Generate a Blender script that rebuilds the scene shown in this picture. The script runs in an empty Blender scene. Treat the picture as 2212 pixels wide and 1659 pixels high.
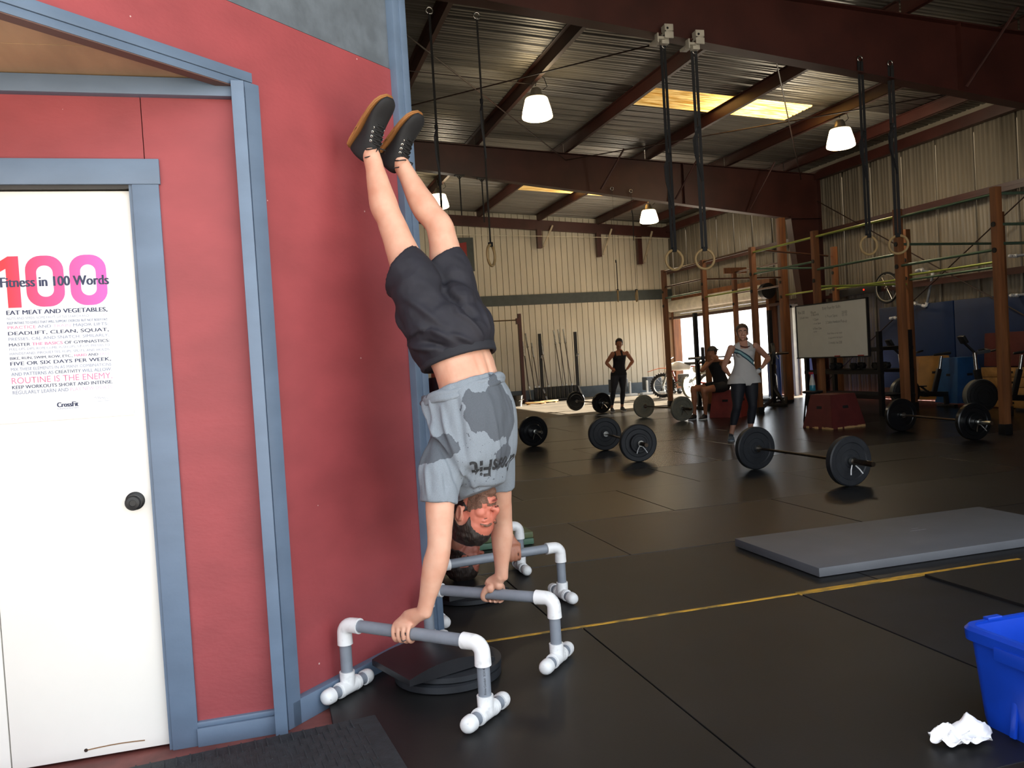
import bpy, bmesh, math, random
from mathutils import Vector, Matrix, noise
from mathutils.bvhtree import BVHTree
random.seed(7)
V = Vector
PI = math.pi
S = bpy.context.scene
COL = S.collection

# ------------------------------------------------------------------ camera, sky, sun, exposure
def set_camera():
    yaw, pit, rol, f = math.radians(15.8815), math.radians(-1.7199), math.radians(-3.4562), 1837.72
    fwd = V((math.sin(yaw)*math.cos(pit), math.cos(yaw)*math.cos(pit), math.sin(pit)))
    right = V((math.cos(yaw), -math.sin(yaw), 0))
    up = right.cross(fwd)
    r2 = right*math.cos(rol) + up*math.sin(rol)
    u2 = up*math.cos(rol) - right*math.sin(rol)
    cd = bpy.data.cameras.new('camera')
    cam = bpy.data.objects.new('camera', cd)
    COL.objects.link(cam)
    cam.matrix_world = Matrix(((r2.x, u2.x, -fwd.x, 0), (r2.y, u2.y, -fwd.y, 0), (r2.z, u2.z, -fwd.z, 1.32), (0, 0, 0, 1)))
    cd.sensor_width = 36
    cd.lens = f/2212*36
    cd.clip_end = 300
    cd.clip_start = .05
    S.camera = cam
set_camera()
SKY_STRENGTH, SUN_STRENGTH, LAMP_STRENGTH = 3.0, 60.0, 1.0
w = bpy.data.worlds.new('sky')
S.world = w
w.use_nodes = True
bg = w.node_tree.nodes['Background']
bg.inputs[0].default_value = (.88, .94, 1.0, 1)
bg.inputs[1].default_value = SKY_STRENGTH
sd = bpy.data.lights.new('sun', 'SUN')
sd.energy = SUN_STRENGTH
sd.color = (1, .90, .74)
sd.angle = math.radians(.6)
sun = bpy.data.objects.new('sun', sd)
COL.objects.link(sun)
sun.rotation_euler = V((-math.cos(math.radians(20))*.985, -math.cos(math.radians(20))*.17, -math.sin(math.radians(20)))).to_track_quat('-Z', 'Y').to_euler()
S.view_settings.view_transform = 'Standard'
S.view_settings.look = 'None'
S.view_settings.exposure = 0.0
S.view_settings.gamma = 1
S.view_settings.use_curve_mapping = False

# ------------------------------------------------------------------ materials
def lin(h):
    if not isinstance(h, str): return tuple(h[:3])
    c = [int(h[i:i+2], 16)/255 for i in (0, 2, 4)]
    return tuple(x/12.92 if x <= .04045 else ((x+.055)/1.055)**2.4 for x in c)

class NT:
    def __init__(s, name):
        s.m = bpy.data.materials.new(name)
        s.m.use_nodes = True
        s.t = s.m.node_tree
        s.n = s.t.nodes
        s.b = s.n['Principled BSDF']
    def add(s, typ, **k):
        nd = s.n.new(typ)
        for a, b in k.items():
            if a.startswith('i_'):
                nd.inputs[int(a[2:]) if a[2:].isdigit() else a[2:].replace('_', ' ')].default_value = b
            else: setattr(nd, a, b)
        return nd
    def link(s, a, b): s.t.links.new(a, b)
    def coord(s, scale=(1, 1, 1), kind='Object'):
        tc = s.add('ShaderNodeTexCoord')
        mp = s.add('ShaderNodeMapping')
        mp.inputs['Scale'].default_value = scale
        s.link(tc.outputs[kind], mp.inputs[0])
        return mp.outputs[0]
    def ramp(s, src, p0, p1, c0=(0, 0, 0, 1), c1=(1, 1, 1, 1)):
        r = s.add('ShaderNodeValToRGB')
        r.color_ramp.elements[0].position = p0
        r.color_ramp.elements[1].position = p1
        r.color_ramp.elements[0].color = c0
        r.color_ramp.elements[1].color = c1
        s.link(src, r.inputs[0])
        return r.outputs[0]
    def mix(s, f, a, b):
        m = s.add('ShaderNodeMix', data_type='RGBA')
        for i, v in ((0, f), (6, a), (7, b)):
            if hasattr(v, 'links') or hasattr(v, 'is_linked'): s.link(v, m.inputs[i])
            else: m.inputs[i].default_value = v if i == 0 else (*v[:3], 1)
        return m.outputs[2]
    def bump(s, src, strength, dist=.01):
        b = s.add('ShaderNodeBump')
        b.inputs['Strength'].default_value = strength
        b.inputs['Distance'].default_value = dist
        s.link(src, b.inputs['Height'])
        s.link(b.outputs[0], s.b.inputs['Normal'])

MATS = {}
def mat(name, col, rough=.6, metal=0, var=.12, scale=(6, 6, 6), bump=0, bscale=None, spec=.5, col2=None, th=(.35, .65), coat=0, kind='Object', trans=0):
    """principled material whose colour wanders with a noise between col and col2 (or a darker col)"""
    if name in MATS: return MATS[name]
    t = NT(name)
    c = lin(col)
    t.b.inputs['Roughness'].default_value = rough
    t.b.inputs['Metallic'].default_value = metal
    t.b.inputs['Specular IOR Level'].default_value = spec
    if coat: t.b.inputs['Coat Weight'].default_value = coat
    if trans: t.b.inputs['Transmission Weight'].default_value = trans
    nz = t.add('ShaderNodeTexNoise')
    nz.inputs['Scale'].default_value = 1
    nz.inputs['Detail'].default_value = 5
    t.link(t.coord(scale, kind), nz.inputs['Vector'])
    c2 = lin(col2) if col2 else tuple(x*(1-var) for x in c)
    c1 = c if col2 else tuple(min(1, x*(1+var)) for x in c)
    t.link(t.mix(t.ramp(nz.outputs[0], *th), c1, c2), t.b.inputs['Base Color'])
    if bump:
        n2 = t.add('ShaderNodeTexNoise')
        n2.inputs['Scale'].default_value = 1
        n2.inputs['Detail'].default_value = 4
        t.link(t.coord(bscale or scale, kind), n2.inputs['Vector'])
        t.bump(n2.outputs[0], bump)
    MATS[name] = t.m
    return t.m

def emit(name, col, strength):
    t = NT(name)
    t.b.inputs['Base Color'].default_value = (*lin(col), 1)
    t.b.inputs['Emission Color'].default_value = (*lin(col), 1)
    t.b.inputs['Emission Strength'].default_value = strength
    return t.m

# ------------------------------------------------------------------ mesh helpers
def frame(z, ref=None):
    """3x3 whose columns are x, y, z with z along the given axis and x near ref"""
    z = V(z).normalized()
    ref = V(ref) if ref is not None else (V((1, 0, 0)) if abs(z.x) < .9 else V((0, 1, 0)))
    x = ref - z*ref.dot(z)
    if x.length < 1e-6: x = z.orthogonal()
    x.normalize()
    y = z.cross(x)
    return Matrix((x, y, z)).transposed()

def mat4(loc, m3=None):
    m = (m3 or Matrix.Identity(3)).to_4x4()
    m.translation = V(loc)
    return m

def rotz(a): return Matrix.Rotation(a, 3, 'Z')

def spline(pts, sub):
    """catmull-rom through tuples of numbers"""
    if sub < 2 or len(pts) < 3: return [tuple(p) for p in pts]
    out = []
    n = len(pts)
    for i in range(n-1):
        p0, p1, p2, p3 = pts[max(0, i-1)], pts[i], pts[i+1], pts[min(n-1, i+2)]
        for k in range(sub):
            t = k/sub
            out.append(tuple(.5*((2*b)+(-a+c)*t+(2*a-5*b+4*c-d)*t*t+(-a+3*b-3*c+d)*t**3) for a, b, c, d in zip(p0, p1, p2, p3)))
    out.append(tuple(pts[-1]))
    return out

class MB:
    def __init__(s): s.bm = bmesh.new()
    def _faces(s, vs, fs):
        v = [s.bm.verts.new(p) for p in vs]
        for f in fs:
            try: s.bm.faces.new([v[i] for i in f])
            except ValueError: pass
        return v
    def box(s, c, size, m3=None, bevel=0):
        m = m3 or Matrix.Identity(3)
        h = V(size)*.5
        vs = [V(c)+m@V((x*h.x, y*h.y, z*h.z)) for x in (-1, 1) for y in (-1, 1) for z in (-1, 1)]
        v = s._faces(vs, [(0, 1, 3, 2), (4, 6, 7, 5), (0, 4, 5, 1), (2, 3, 7, 6), (0, 2, 6, 4), (1, 5, 7, 3)])
        if bevel:
            es = list({e for q in v for e in q.link_edges})
            bmesh.ops.bevel(s.bm, geom=es, offset=bevel, segments=2, profile=.6, affect='EDGES', clamp_overlap=True)
        return s
    def bx(s, x0, x1, y0, y1, z0, z1, bevel=0):
        return s.box(((x0+x1)/2, (y0+y1)/2, (z0+z1)/2), (abs(x1-x0), abs(y1-y0), abs(z1-z0)), None, bevel)
    def beam(s, p0, p1, w, h, ref=(0, 0, 1), bevel=0):
        """box from p0 to p1, h along ref, w across"""
        p0, p1 = V(p0), V(p1)
        m = frame(p1-p0, ref)
        return s.box((p0+p1)/2, (h, w, (p1-p0).length), m, bevel)
    def cone(s, p0, p1, r0, r1=None, n=14, cap=True):
        r1 = r0 if r1 is None else r1
        p0, p1 = V(p0), V(p1)
        m = frame(p1-p0)
        ring = [V((math.cos(2*PI*i/n), math.sin(2*PI*i/n), 0)) for i in range(n)]
        vs = [p0+m@(q*r0) for q in ring]+[p1+m@(q*r1) for q in ring]
        fs = [(i, (i+1) % n, n+(i+1) % n, n+i) for i in range(n)]
        if cap: fs += [tuple(range(n-1, -1, -1)), tuple(range(n, 2*n))]
        s._faces(vs, fs)
        return s
    def tube(s, pts, r, n=8, closed=False, cap=True):
        pts = [V(p) for p in pts]
        k = len(pts)
        rs = r if isinstance(r, (list, tuple)) else [r]*k
        rows = []
        ref = None
        for i, p in enumerate(pts):
            a = pts[(i-1) % k] if (closed or i > 0) else p
            b = pts[(i+1) % k] if (closed or i < k-1) else p
            m = frame(b-a, ref)
            ref = m.col[0]
            rows.append([s.bm.verts.new(p+m@V((math.cos(2*PI*j/n)*rs[i], math.sin(2*PI*j/n)*rs[i], 0))) for j in range(n)])
        for i in range(k if closed else k-1):
            A, B = rows[i], rows[(i+1) % k]
            for j in range(n):
                s.bm.faces.new((A[j], A[(j+1) % n], B[(j+1) % n], B[j]))
        if cap and not closed:
            s.bm.faces.new(rows[0][::-1])
            s.bm.faces.new(rows[-1])
        return s
    def torus(s, c, R, r, axis=(0, 0, 1), n=32, k=10):
        m = frame(axis)
        return s.tube([V(c)+m@V((math.cos(2*PI*i/n)*R, math.sin(2*PI*i/n)*R, 0)) for i in range(n)], r, k, closed=True)
    def lathe(s, prof, M=None, n=24):
        """profile of (radius, z) spun about the local z axis"""
        M = M or Matrix.Identity(4)
        rows = []
        for r, z in prof:
            if r < 1e-6: rows.append([s.bm.verts.new(M@V((0, 0, z)))])
            else: rows.append([s.bm.verts.new(M@V((r*math.cos(2*PI*i/n), r*math.sin(2*PI*i/n), z))) for i in range(n)])
        for A, B in zip(rows, rows[1:]):
            for i in range(n):
                j = (i+1) % n
                if len(A) == 1 and len(B) > 1: s.bm.faces.new((A[0], B[j], B[i]))
                elif len(B) == 1 and len(A) > 1: s.bm.faces.new((A[i], A[j], B[0]))
                elif len(A) > 1: s.bm.faces.new((A[i], A[j], B[j], B[i]))
        return s
    def prism(s, poly, M, h):
        """polygon in local xy pushed along local z from 0 to h"""
        n = len(poly)
        vs = [M@V((x, y, 0)) for x, y in poly]+[M@V((x, y, h)) for x, y in poly]
        s._faces(vs, [tuple(range(n-1, -1, -1)), tuple(range(n, 2*n))]+[(i, (i+1) % n, n+(i+1) % n, n+i) for i in range(n)])
        return s
    def ball(s, c, r, m3=None, n=16, k=10):
        m = m3 or Matrix.Identity(3)
        r = V(r) if hasattr(r, '__len__') else V((r, r, r))
        P = [(math.sin(PI*j/k), -math.cos(PI*j/k)) for j in range(k+1)]
        M = mat4(c, m@Matrix.Diagonal(r))
        return s.lathe([(max(0, a) if 0 < j < k else 0, b) for j, (a, b) in enumerate(P)], M, n)
    def loft(s, st, ref=(1, 0, 0), n=16, sub=3, cap=True, ex=1.0, flat=False):
        """stations (point, a, b): a along ref, b across; smooth between; rounded ends"""
        st = spline([(*V(p), a, b) for p, a, b in st], sub)
        P = [V(q[:3]) for q in st]
        k = len(P)
        rows = []
        for i, q in enumerate(st):
            t = P[min(k-1, i+1)]-P[max(0, i-1)]
            m = frame(t, ref)
            rows.append((P[i], m, max(1e-4, q[3]), max(1e-4, q[4])))
        if cap and not flat:
            def ext(row, sg):
                p, m, a, b = row
                r = min(a, b)
                return [(p+m.col[2]*sg*r*h, m, a*f, b*f) for h, f in ((.3, .93), (.55, .75), (.7, .45))]
            rows = ext(rows[0], -1)[::-1]+rows+ext(rows[-1], 1)
        R = []
        for p, m, a, b in rows:
            r = []
            for j in range(n):
                c, d = math.cos(2*PI*j/n), math.sin(2*PI*j/n)
                if ex != 1.0: c, d = math.copysign(abs(c)**ex, c), math.copysign(abs(d)**ex, d)
                r.append(s.bm.verts.new(p+m@V((a*c, b*d, 0))))
            R.append(r)
        for A, B in zip(R, R[1:]):
            for j in range(n): s.bm.faces.new((A[j], A[(j+1) % n], B[(j+1) % n], B[j]))
        if cap:
            s.bm.faces.new(R[0][::-1])
            s.bm.faces.new(R[-1])
        return s
    def join(s, me, M=None):
        k = len(s.bm.verts)
        s.bm.from_mesh(me)
        if M:
            s.bm.verts.ensure_lookup_table()
            for v in s.bm.verts[k:]: v.co = M@v.co
        return s
    def mesh(s, name, m, smooth=30):
        bmesh.ops.recalc_face_normals(s.bm, faces=s.bm.faces)
        me = bpy.data.meshes.new(name)
        s.bm.to_mesh(me)
        s.bm.free()
        for q in (m if isinstance(m, (list, tuple)) else [m]): me.materials.append(q)
        if smooth:
            me.shade_smooth()
            if smooth < 180: me.set_sharp_from_angle(angle=math.radians(smooth))
        return me
    def out(s, name, m, parent=None, smooth=35, label=None):
        return link(name, s.mesh(name, m, smooth), parent, label)

ROOT = {}
def link(name, me, parent=None, label=None):
    """geometry given in world space (or in the space of a parent that stands at the origin)"""
    o = bpy.data.objects.new(name, me)
    COL.objects.link(o)
    if parent is not None:
        o.parent = parent
        M = ROOT.get(parent.name)
        if M is not None:
            o.matrix_basis = M.inverted()
    if label: o['label'] = label
    return o

def tag(o, label, cat, group=None):
    o['label'] = label
    o['category'] = cat
    if group: o['group'] = group
    return o

def thing(name, label, cat, loc=(0, 0, 0), rot=0, group=None, world=True):
    """an Empty at a thing's base; with world=True the parts' meshes are written in world space"""
    o = bpy.data.objects.new(name, None)
    COL.objects.link(o)
    o.location = loc
    o.rotation_euler = (0, 0, rot)
    o.empty_display_size = .1
    tag(o, label, cat, group)
    if world: ROOT[o.name] = mat4(loc, rotz(rot))
    return o

def struct(o):
    o['kind'] = 'structure'
    return o

def sroot(name):
    o = bpy.data.objects.new(name, None)
    COL.objects.link(o)
    o['kind'] = 'structure'
    return o

def copy_tree(o, parent=None):
    c = o.copy()
    COL.objects.link(c)
    c.parent = parent
    if parent is None: pass
    for ch in list(o.children): copy_tree(ch, c)
    return c

def again(o, loc, rot, label, group=None):
    c = copy_tree(o)
    c.location = loc
    c.rotation_euler = (0, 0, rot) if not hasattr(rot, '__len__') else rot
    c['label'] = label
    if group: c['group'] = group
    return c

def evaluated(me, *mods):
    """mesh after a stack of modifiers"""
    o = bpy.data.objects.new('work', me)
    COL.objects.link(o)
    for typ, kw in mods:
        m = o.modifiers.new(typ.lower(), typ)
        for k, v in kw.items(): setattr(m, k, v)
    dg = bpy.context.evaluated_depsgraph_get()
    r = bpy.data.meshes.new_from_object(o.evaluated_get(dg))
    bpy.data.objects.remove(o)
    return r

def remesh(mb, voxel, smooth=2, fac=.5):
    bmesh.ops.recalc_face_normals(mb.bm, faces=mb.bm.faces)
    me = bpy.data.meshes.new('work')
    mb.bm.to_mesh(me)
    mb.bm.free()
    mods = [('REMESH', dict(mode='VOXEL', voxel_size=voxel, adaptivity=0))]
    if smooth: mods.append(('SMOOTH', dict(iterations=smooth, factor=fac)))
    r = evaluated(me, *mods)
    r.materials.clear()
    r.shade_smooth()
    return r

def ripple(me, amp, freq, seed=0, stretch=(1, 1, 1)):
    """pushes vertices along their normals by a soft noise: folds and lumps"""
    ns = [v.normal.copy() for v in me.vertices]
    for v, n in zip(me.vertices, ns):
        p = V((v.co.x*stretch[0], v.co.y*stretch[1], v.co.z*stretch[2]))*freq+V((seed*7.3, seed*3.1, seed))
        v.co += n*(amp*noise.noise(p)+amp*.5*noise.noise(p*2.1))
    return me

def text_mesh(body, size=1, cols=None, bold=0.0, align='LEFT', mats=None, spacing=1.0):
    """flat lettering as a mesh; cols gives a material slot per character"""
    cu = bpy.data.curves.new('lettering', 'FONT')
    cu.body = body
    cu.size = size
    cu.offset = bold
    cu.align_x = align
    cu.space_character = spacing
    cu.resolution_u = 3
    for m in (mats or []): cu.materials.append(m)
    if cols:
        for i, c in enumerate(cols): cu.body_format[i].material_index = c
    o = bpy.data.objects.new('lettering', cu)
    COL.objects.link(o)
    dg = bpy.context.evaluated_depsgraph_get()
    me = bpy.data.meshes.new_from_object(o.evaluated_get(dg))
    bpy.data.objects.remove(o)
    return me

def bounds(me):
    xs = [v.co.x for v in me.vertices]
    ys = [v.co.y for v in me.vertices]
    return min(xs), max(xs), min(ys), max(ys)

def fit(me, M, w=None, h=None):
    """scales flat lettering to w x h with its lower left corner at M's origin and moves it by M"""
    x0, x1, y0, y1 = bounds(me)
    sx = w/(x1-x0) if w else h/(y1-y0)
    sy = h/(y1-y0) if h else sx
    for v in me.vertices: v.co = M@V(((v.co.x-x0)*sx, (v.co.y-y0)*sy, v.co.z))
    return me

# the slanted office wall: s out of the wall, t along it, z up
DA = math.radians(43.9)
DD = V((math.cos(DA), math.sin(DA), 0))
DU = V((math.sin(DA), -math.cos(DA), 0))
DO = V((0, 3.24, 0))
def W3(s, t, z): return DO+DU*s+DD*t+V((0, 0, z))
DM = Matrix((DU, DD, V((0, 0, 1)))).transposed()
# ------------------------------------------------------------------ materials of the place
RED = mat('red painted plywood', '923f43', .62, var=.10, scale=(3, 3, 5), bump=.12, bscale=(30, 30, 60))
# a few pale chips where the paint is knocked off
_t = RED.node_tree
_v = _t.nodes.new('ShaderNodeTexVoronoi')
_v.inputs['Scale'].default_value = 7
_c = _t.nodes.new('ShaderNodeTexCoord')
_t.links.new(_c.outputs['Object'], _v.inputs['Vector'])
_m = _t.nodes.new('ShaderNodeMath')
_m.operation = 'LESS_THAN'
_m.inputs[1].default_value = .028
_t.links.new(_v.outputs['Distance'], _m.inputs[0])
_x = _t.nodes.new('ShaderNodeMix')
_x.data_type = 'RGBA'
_b = _t.nodes['Principled BSDF'].inputs['Base Color']
_t.links.new(_m.outputs[0], _x.inputs[0])
_t.links.new(_b.links[0].from_socket, _x.inputs[6])
_x.inputs[7].default_value = (*lin('c9aaa6'), 1)
_t.links.new(_x.outputs[2], _b)
BLUEGREY = mat('blue grey painted trim', '5f7187', .45, var=.08, scale=(4, 4, 9), bump=.06, bscale=(40, 40, 40))
GREYPLY = mat('grey painted plywood', '5b636b', .6, var=.16, scale=(12, 12, 12), bump=.12, bscale=(40, 40, 40))
DOORWHITE = mat('white painted door', 'eeece6', .35, var=.03, scale=(2, 2, 2))
TAN = mat('tan painted soffit', 'b09270', .6, var=.12, scale=(8, 2, 2), bump=.1, bscale=(30, 30, 30))
STEEL = mat('red oxide steel', '40201b', .45, var=.22, scale=(2, 2, 2))
RUBBERM = mat('satin black rubber mat', '19191a', .42, var=.3, scale=(3, 3, 3), bump=.02, bscale=(160, 160, 160), spec=.4, col2='121212', th=(.3, .7))
RUBBERL = mat('worn black rubber mat', '181818', .35, var=.3, scale=(3, 3, 3), bump=.012, bscale=(160, 160, 160), spec=.4, col2='111111', th=(.3, .7))
RUBBERN = mat('matt black rubber mat', '1a1a1b', .5, var=.3, scale=(3, 3, 3), bump=.03, bscale=(160, 160, 160), spec=.4, col2='131313', th=(.3, .7))
RUBBER = mat('black rubber mat', '171717', .27, var=.3, scale=(3, 3, 3), bump=.006, bscale=(160, 160, 160), spec=.42, col2='100f0f', th=(.3, .7))
RUBBERSUN = mat('sun patch rubber mat by the yard door', '5e564a', .5, scale=(1.2, 1.2, 1.2), col2='4a443b', bump=.03, bscale=(90, 90, 90))  # sun patch brightness put into the colour: paler copy of the black mats
RUBBER2 = mat('dull black rubber mat', '15161a', .55, var=.3, scale=(3, 3, 3), bump=.04, bscale=(160, 160, 160), spec=.35)
BRICKFLOOR = mat('brick red painted concrete', '6d3b36', .6, var=.3, scale=(9, 9, 9), bump=.1)
CREAM = mat('cream wall liner', 'beb7a4', .5, var=.07, scale=(1.5, 1.5, .6), bump=.04, bscale=(9, 9, 3))
SHEET = mat('weathered wall sheet', '857d6f', .5, var=.14, scale=(2, 2, .5))
ROOFSHEET = mat('galvanised roof sheet', '83807a', .42, .35, var=.2, scale=(.6, 5, 3))
BAND = mat('dark grey wall band', '3d4442', .6)
WOOD = mat('orange fir post', '85532d', .6, scale=(14, 14, 1.2), col2='633b20', bump=.1, bscale=(40, 40, 4))
PLY = mat('tan plywood', 'b98e54', .6, scale=(3, 12, 12), col2='9c7440')
BLACK = mat('black powder coat', '121214', .4, var=.2)
BLACKP = mat('black plastic', '17181a', .45, var=.2)
CHROME = mat('worn chrome', 'b9b9b4', .25, 1, var=.15, scale=(20, 20, 20))
BARSTEEL = mat('dark bar steel', '4c4239', .35, .9, var=.2, scale=(20, 20, 20))
WHITEP = mat('white plastic fitting', 'e4e5e6', .35, var=.05, scale=(30, 30, 30), col2='c9cacb', th=(.55, .75))
GREYPIPE = mat('grey plastic pipe', '7c838d', .42, var=.05, scale=(20, 20, 20))
YELLOW = mat('worn yellow floor paint', 'bd8f2a', .55, scale=(9, 60, 9), col2='6f5a2c', th=(.5, .62))
CABLE = mat('brown rod', '2c1913', .5)
TAPEBLK = mat('black webbing', '0f1013', .7)
RINGWOOD = mat('birch ring', 'a98f62', .5, var=.1)

# ------------------------------------------------------------------ floor
floor = sroot('floor')
MB().bx(-6, 12.7, 1.95, 24.9, -.2, -.03).out('slab', BRICKFLOOR, floor, 0)
MB().bx(-8, 12.7, .9, 1.95, -.2, -.012).out('slab', BRICKFLOOR, floor, 0)
def floor_mat(x0, x1, y0, y1, m=None, z=0, parent=floor):
    g = .0035
    return MB().bx(x0+g, x1-g, y0+g, y1-g, z-.029, z+random.uniform(-.0012, .0012), .003).out('rubber_mat', m or RUBBER, parent, 0)
xs = [-2.31, -1.08, .14, 1.375, 2.59, 3.81, 5.03, 6.25, 7.47, 8.69, 9.91, 11.13, 12.35]
for i in range(len(xs)-1):
    if i >= 2: floor_mat(xs[i], xs[i+1], 2.05, 3.855, RUBBER2 if i == 4 else RUBBERN)
for j in range(17):
    y0 = 3.87+1.22*j
    off = -.55+(j % 2)*.9
    x = off if y0 < 8.3 else off-3.66
    while x < 12.3:
        floor_mat(max(x, .56 if y0 < 8.3 else -4.4), min(x+1.83, 12.38), y0, min(y0+1.22, 24.55), RUBBERSUN if y0 > 17.2 else RUBBERN if y0 < 4.5 else RUBBERM if y0 < 5.7 else RUBBERL if y0 < 8 else None)
        x += 1.83
# painted line along the mat edge, narrow at first and broad further right
MB().bx(.74, 2.58, 3.856, 3.871, -.012, .0018).out('threshold_line', YELLOW, floor, 0)
MB().bx(2.58, 4.05, 3.835, 3.885, -.012, .0022).out('threshold_line', YELLOW, floor, 0)
floor_mat(3.345, 4.55, 2.0, 3.82, RUBBERN, .0165)
ground = MB().bx(-60, 90, -70, 90, -.5, -.21).out('ground', mat('pale concrete yard', 'b5aea4', .8, var=.1, scale=(.5, .5, .5)), None, 0)
struct(ground)

# ------------------------------------------------------------------ roof: sheets over purlins over three tapered frames
ceiling = sroot('ceiling')
def roofz(x): return 6.16-.0713*x
def sheet_profile(n, pitch=.305):
    """trapezoid ribs: list of (along, height) across one cover width"""
    p = []
    for k in range(n):
        a = k*pitch
        p += [(a, 0), (a+.02, .03), (a+.05, .03), (a+.07, 0), (a+.135, 0), (a+.145, .008), (a+.165, .008), (a+.175, 0), (a+.215, 0), (a+.225, .008), (a+.245, .008), (a+.255, 0)]
    return p+[(n*pitch, 0)]
def roof_sheet(x0, x1, y0, n, m, name='roof_sheet'):
    mb = MB()
    pr = sheet_profile(n)
    A = [mb.bm.verts.new((x0, y0+a, roofz(x0)+h)) for a, h in pr]
    B = [mb.bm.verts.new((x1, y0+a, roofz(x1)+h)) for a, h in pr]
    for i in range(len(pr)-1): mb.bm.faces.new((A[i], A[i+1], B[i+1], B[i]))
    me = mb.mesh(name, m, 25)
    o = link(name, me, ceiling)
    sm = o.modifiers.new('thickness', 'SOLIDIFY')
    sm.thickness = .002
    sm.offset = 1
    return o
tn = NT('yellowed translucent roof sheet')
tn.b.inputs['Base Color'].default_value = (*lin('d8b35e'), 1)
tl = tn.add('ShaderNodeBsdfTranslucent')
nz = tn.add('ShaderNodeTexNoise')
nz.inputs['Scale'].default_value = 1
nz.inputs['Detail'].default_value = 6
tn.link(tn.coord((3, 22, 1)), nz.inputs['Vector'])
tn.link(tn.mix(tn.ramp(nz.outputs[0], .35, .7), lin('f3dcae'), lin('c9a566')), tl.inputs[0])
ms = tn.add('ShaderNodeMixShader')
ms.inputs[0].default_value = .75
tn.link(tn.b.outputs[0], ms.inputs[1])
tn.link(tl.outputs[0], ms.inputs[2])
tn.link(ms.outputs[0], tn.n['Material Output'].inputs[0])
SKYL = tn.m
y = 1.2-.0
YS = []
while y < 24.5:
    YS.append(y)
    y += .915
for y in YS:
    if 12.9 < y+.3 < 13.6 or 20.6 < y+.3 < 21.3:
        roof_sheet(-4.5, 6.5, y, 3, ROOFSHEET)
        roof_sheet(6.5, 9.6, y, 3, SKYL, 'skylight')
        roof_sheet(9.6, 12.6, y, 3, ROOFSHEET)
    else: roof_sheet(-4.5, 12.6, y, 3, ROOFSHEET)
# purlins: Z sections, one run per bay
for x in (-3.1, -1.25, .6, 2.45, 4.3, 6.2, 8.05, 9.95, 11.45):
    for y0, y1 in ((1.45, 9.13), (9.17, 16.80), (16.84, 24.5)):
        zt = roofz(x)-.004
        mb = MB()
        mb.bx(x-.004, x+.004, y0, y1, zt-.2, zt)
        mb.bx(x-.004, x+.065, y0, y1, zt-.2, zt-.192)
        mb.bx(x-.065, x+.004, y0, y1, zt-.008, zt)
        mb.out('purlin', STEEL, ceiling, 0)
# frames
def topz(x): return roofz(x)-.205
def botz(x): return min(topz(x)-.5, 5.16-.128*(x-3.13))
for Y in (9.15, 16.82):
    n = 12
    X = [-4.4+i*(12.3+4.4)/n for i in range(n+1)]
    mb = MB()
    web = [(x, topz(x)) for x in X]+[(x, botz(x)) for x in X[::-1] if x < 11.6]
    M = Matrix(((1, 0, 0, 0), (0, 0, -1, Y+.004), (0, 1, 0, 0), (0, 0, 0, 1)))
    top = [(x, topz(x)) for x in X]
    bot = [(x, botz(x)) for x in X[:-1]]+[(11.5, botz(11.5))]
    for (x0, z0), (x1, z1) in zip(top, top[1:]):
        mb.beam((x0, Y, z0-.006), (x1, Y, z1-.006), .2, .012)
    for (x0, z0), (x1, z1) in zip(bot, bot[1:]):
        mb.beam((x0, Y, z0+.006), (x1, Y, z1+.006), .2, .012)
        mb.prism([(x0, z0), (x1, z1), (x1, topz(x1)), (x0, topz(x0))], M, .008)
    mb.bx(8.9, 8.91, Y-.09, Y+.09, botz(8.9), topz(8.9))
    mb.out('rafter', STEEL, ceiling, 0)
    mb = MB()
    mb.prism([(11.5, topz(11.5)), (12.3, topz(12.3)), (12.3, 0), (11.95, 0), (11.5, botz(11.5))], M, .008)
    mb.beam((11.5, Y, botz(11.5)+.05), (11.95, Y, 0), .22, .014, (1, 0, 0))
    mb.bx(12.29, 12.304, Y-.11, Y+.11, 0, topz(12.3))
    mb.bx(11.5, 12.3, Y-.1, Y+.1, botz(11.5)-.006, botz(11.5)+.006)
    mb.out('steel_column', STEEL, ceiling, 0)
mb = MB()
mb.bx(12.22, 12.36, 1.4, 24.6, 4.96, 5.16)
mb.out('eave_strut', STEEL, ceiling, 0)
# end wall rafter with short stubs and braces
mb = MB()
for x0, x1 in ((-4.4, 4), (4, 12.36)):
    mb.beam((x0, 24.4, topz(x0)+.02-.14), (x1, 24.4, topz(x1)+.02-.14), .1, .3)
mb.out('end_rafter', STEEL, ceiling, 0)
for x, L in ((8.05, .75), (9.95, .98), (11.3, 1.2)):
    z = topz(x)-.25
    MB().bx(x-.07, x+.07, 24.3, 24.45, z-L*.75, z).out('stub_post', STEEL, ceiling, 0)
    MB().beam((x+.1, 24.28, z-L*.7), (x+.42, 24.28, z+.1), .04, .05).out('brace', mat('pale brace paint', 'b5a88f', .6), ceiling, 0)
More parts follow.
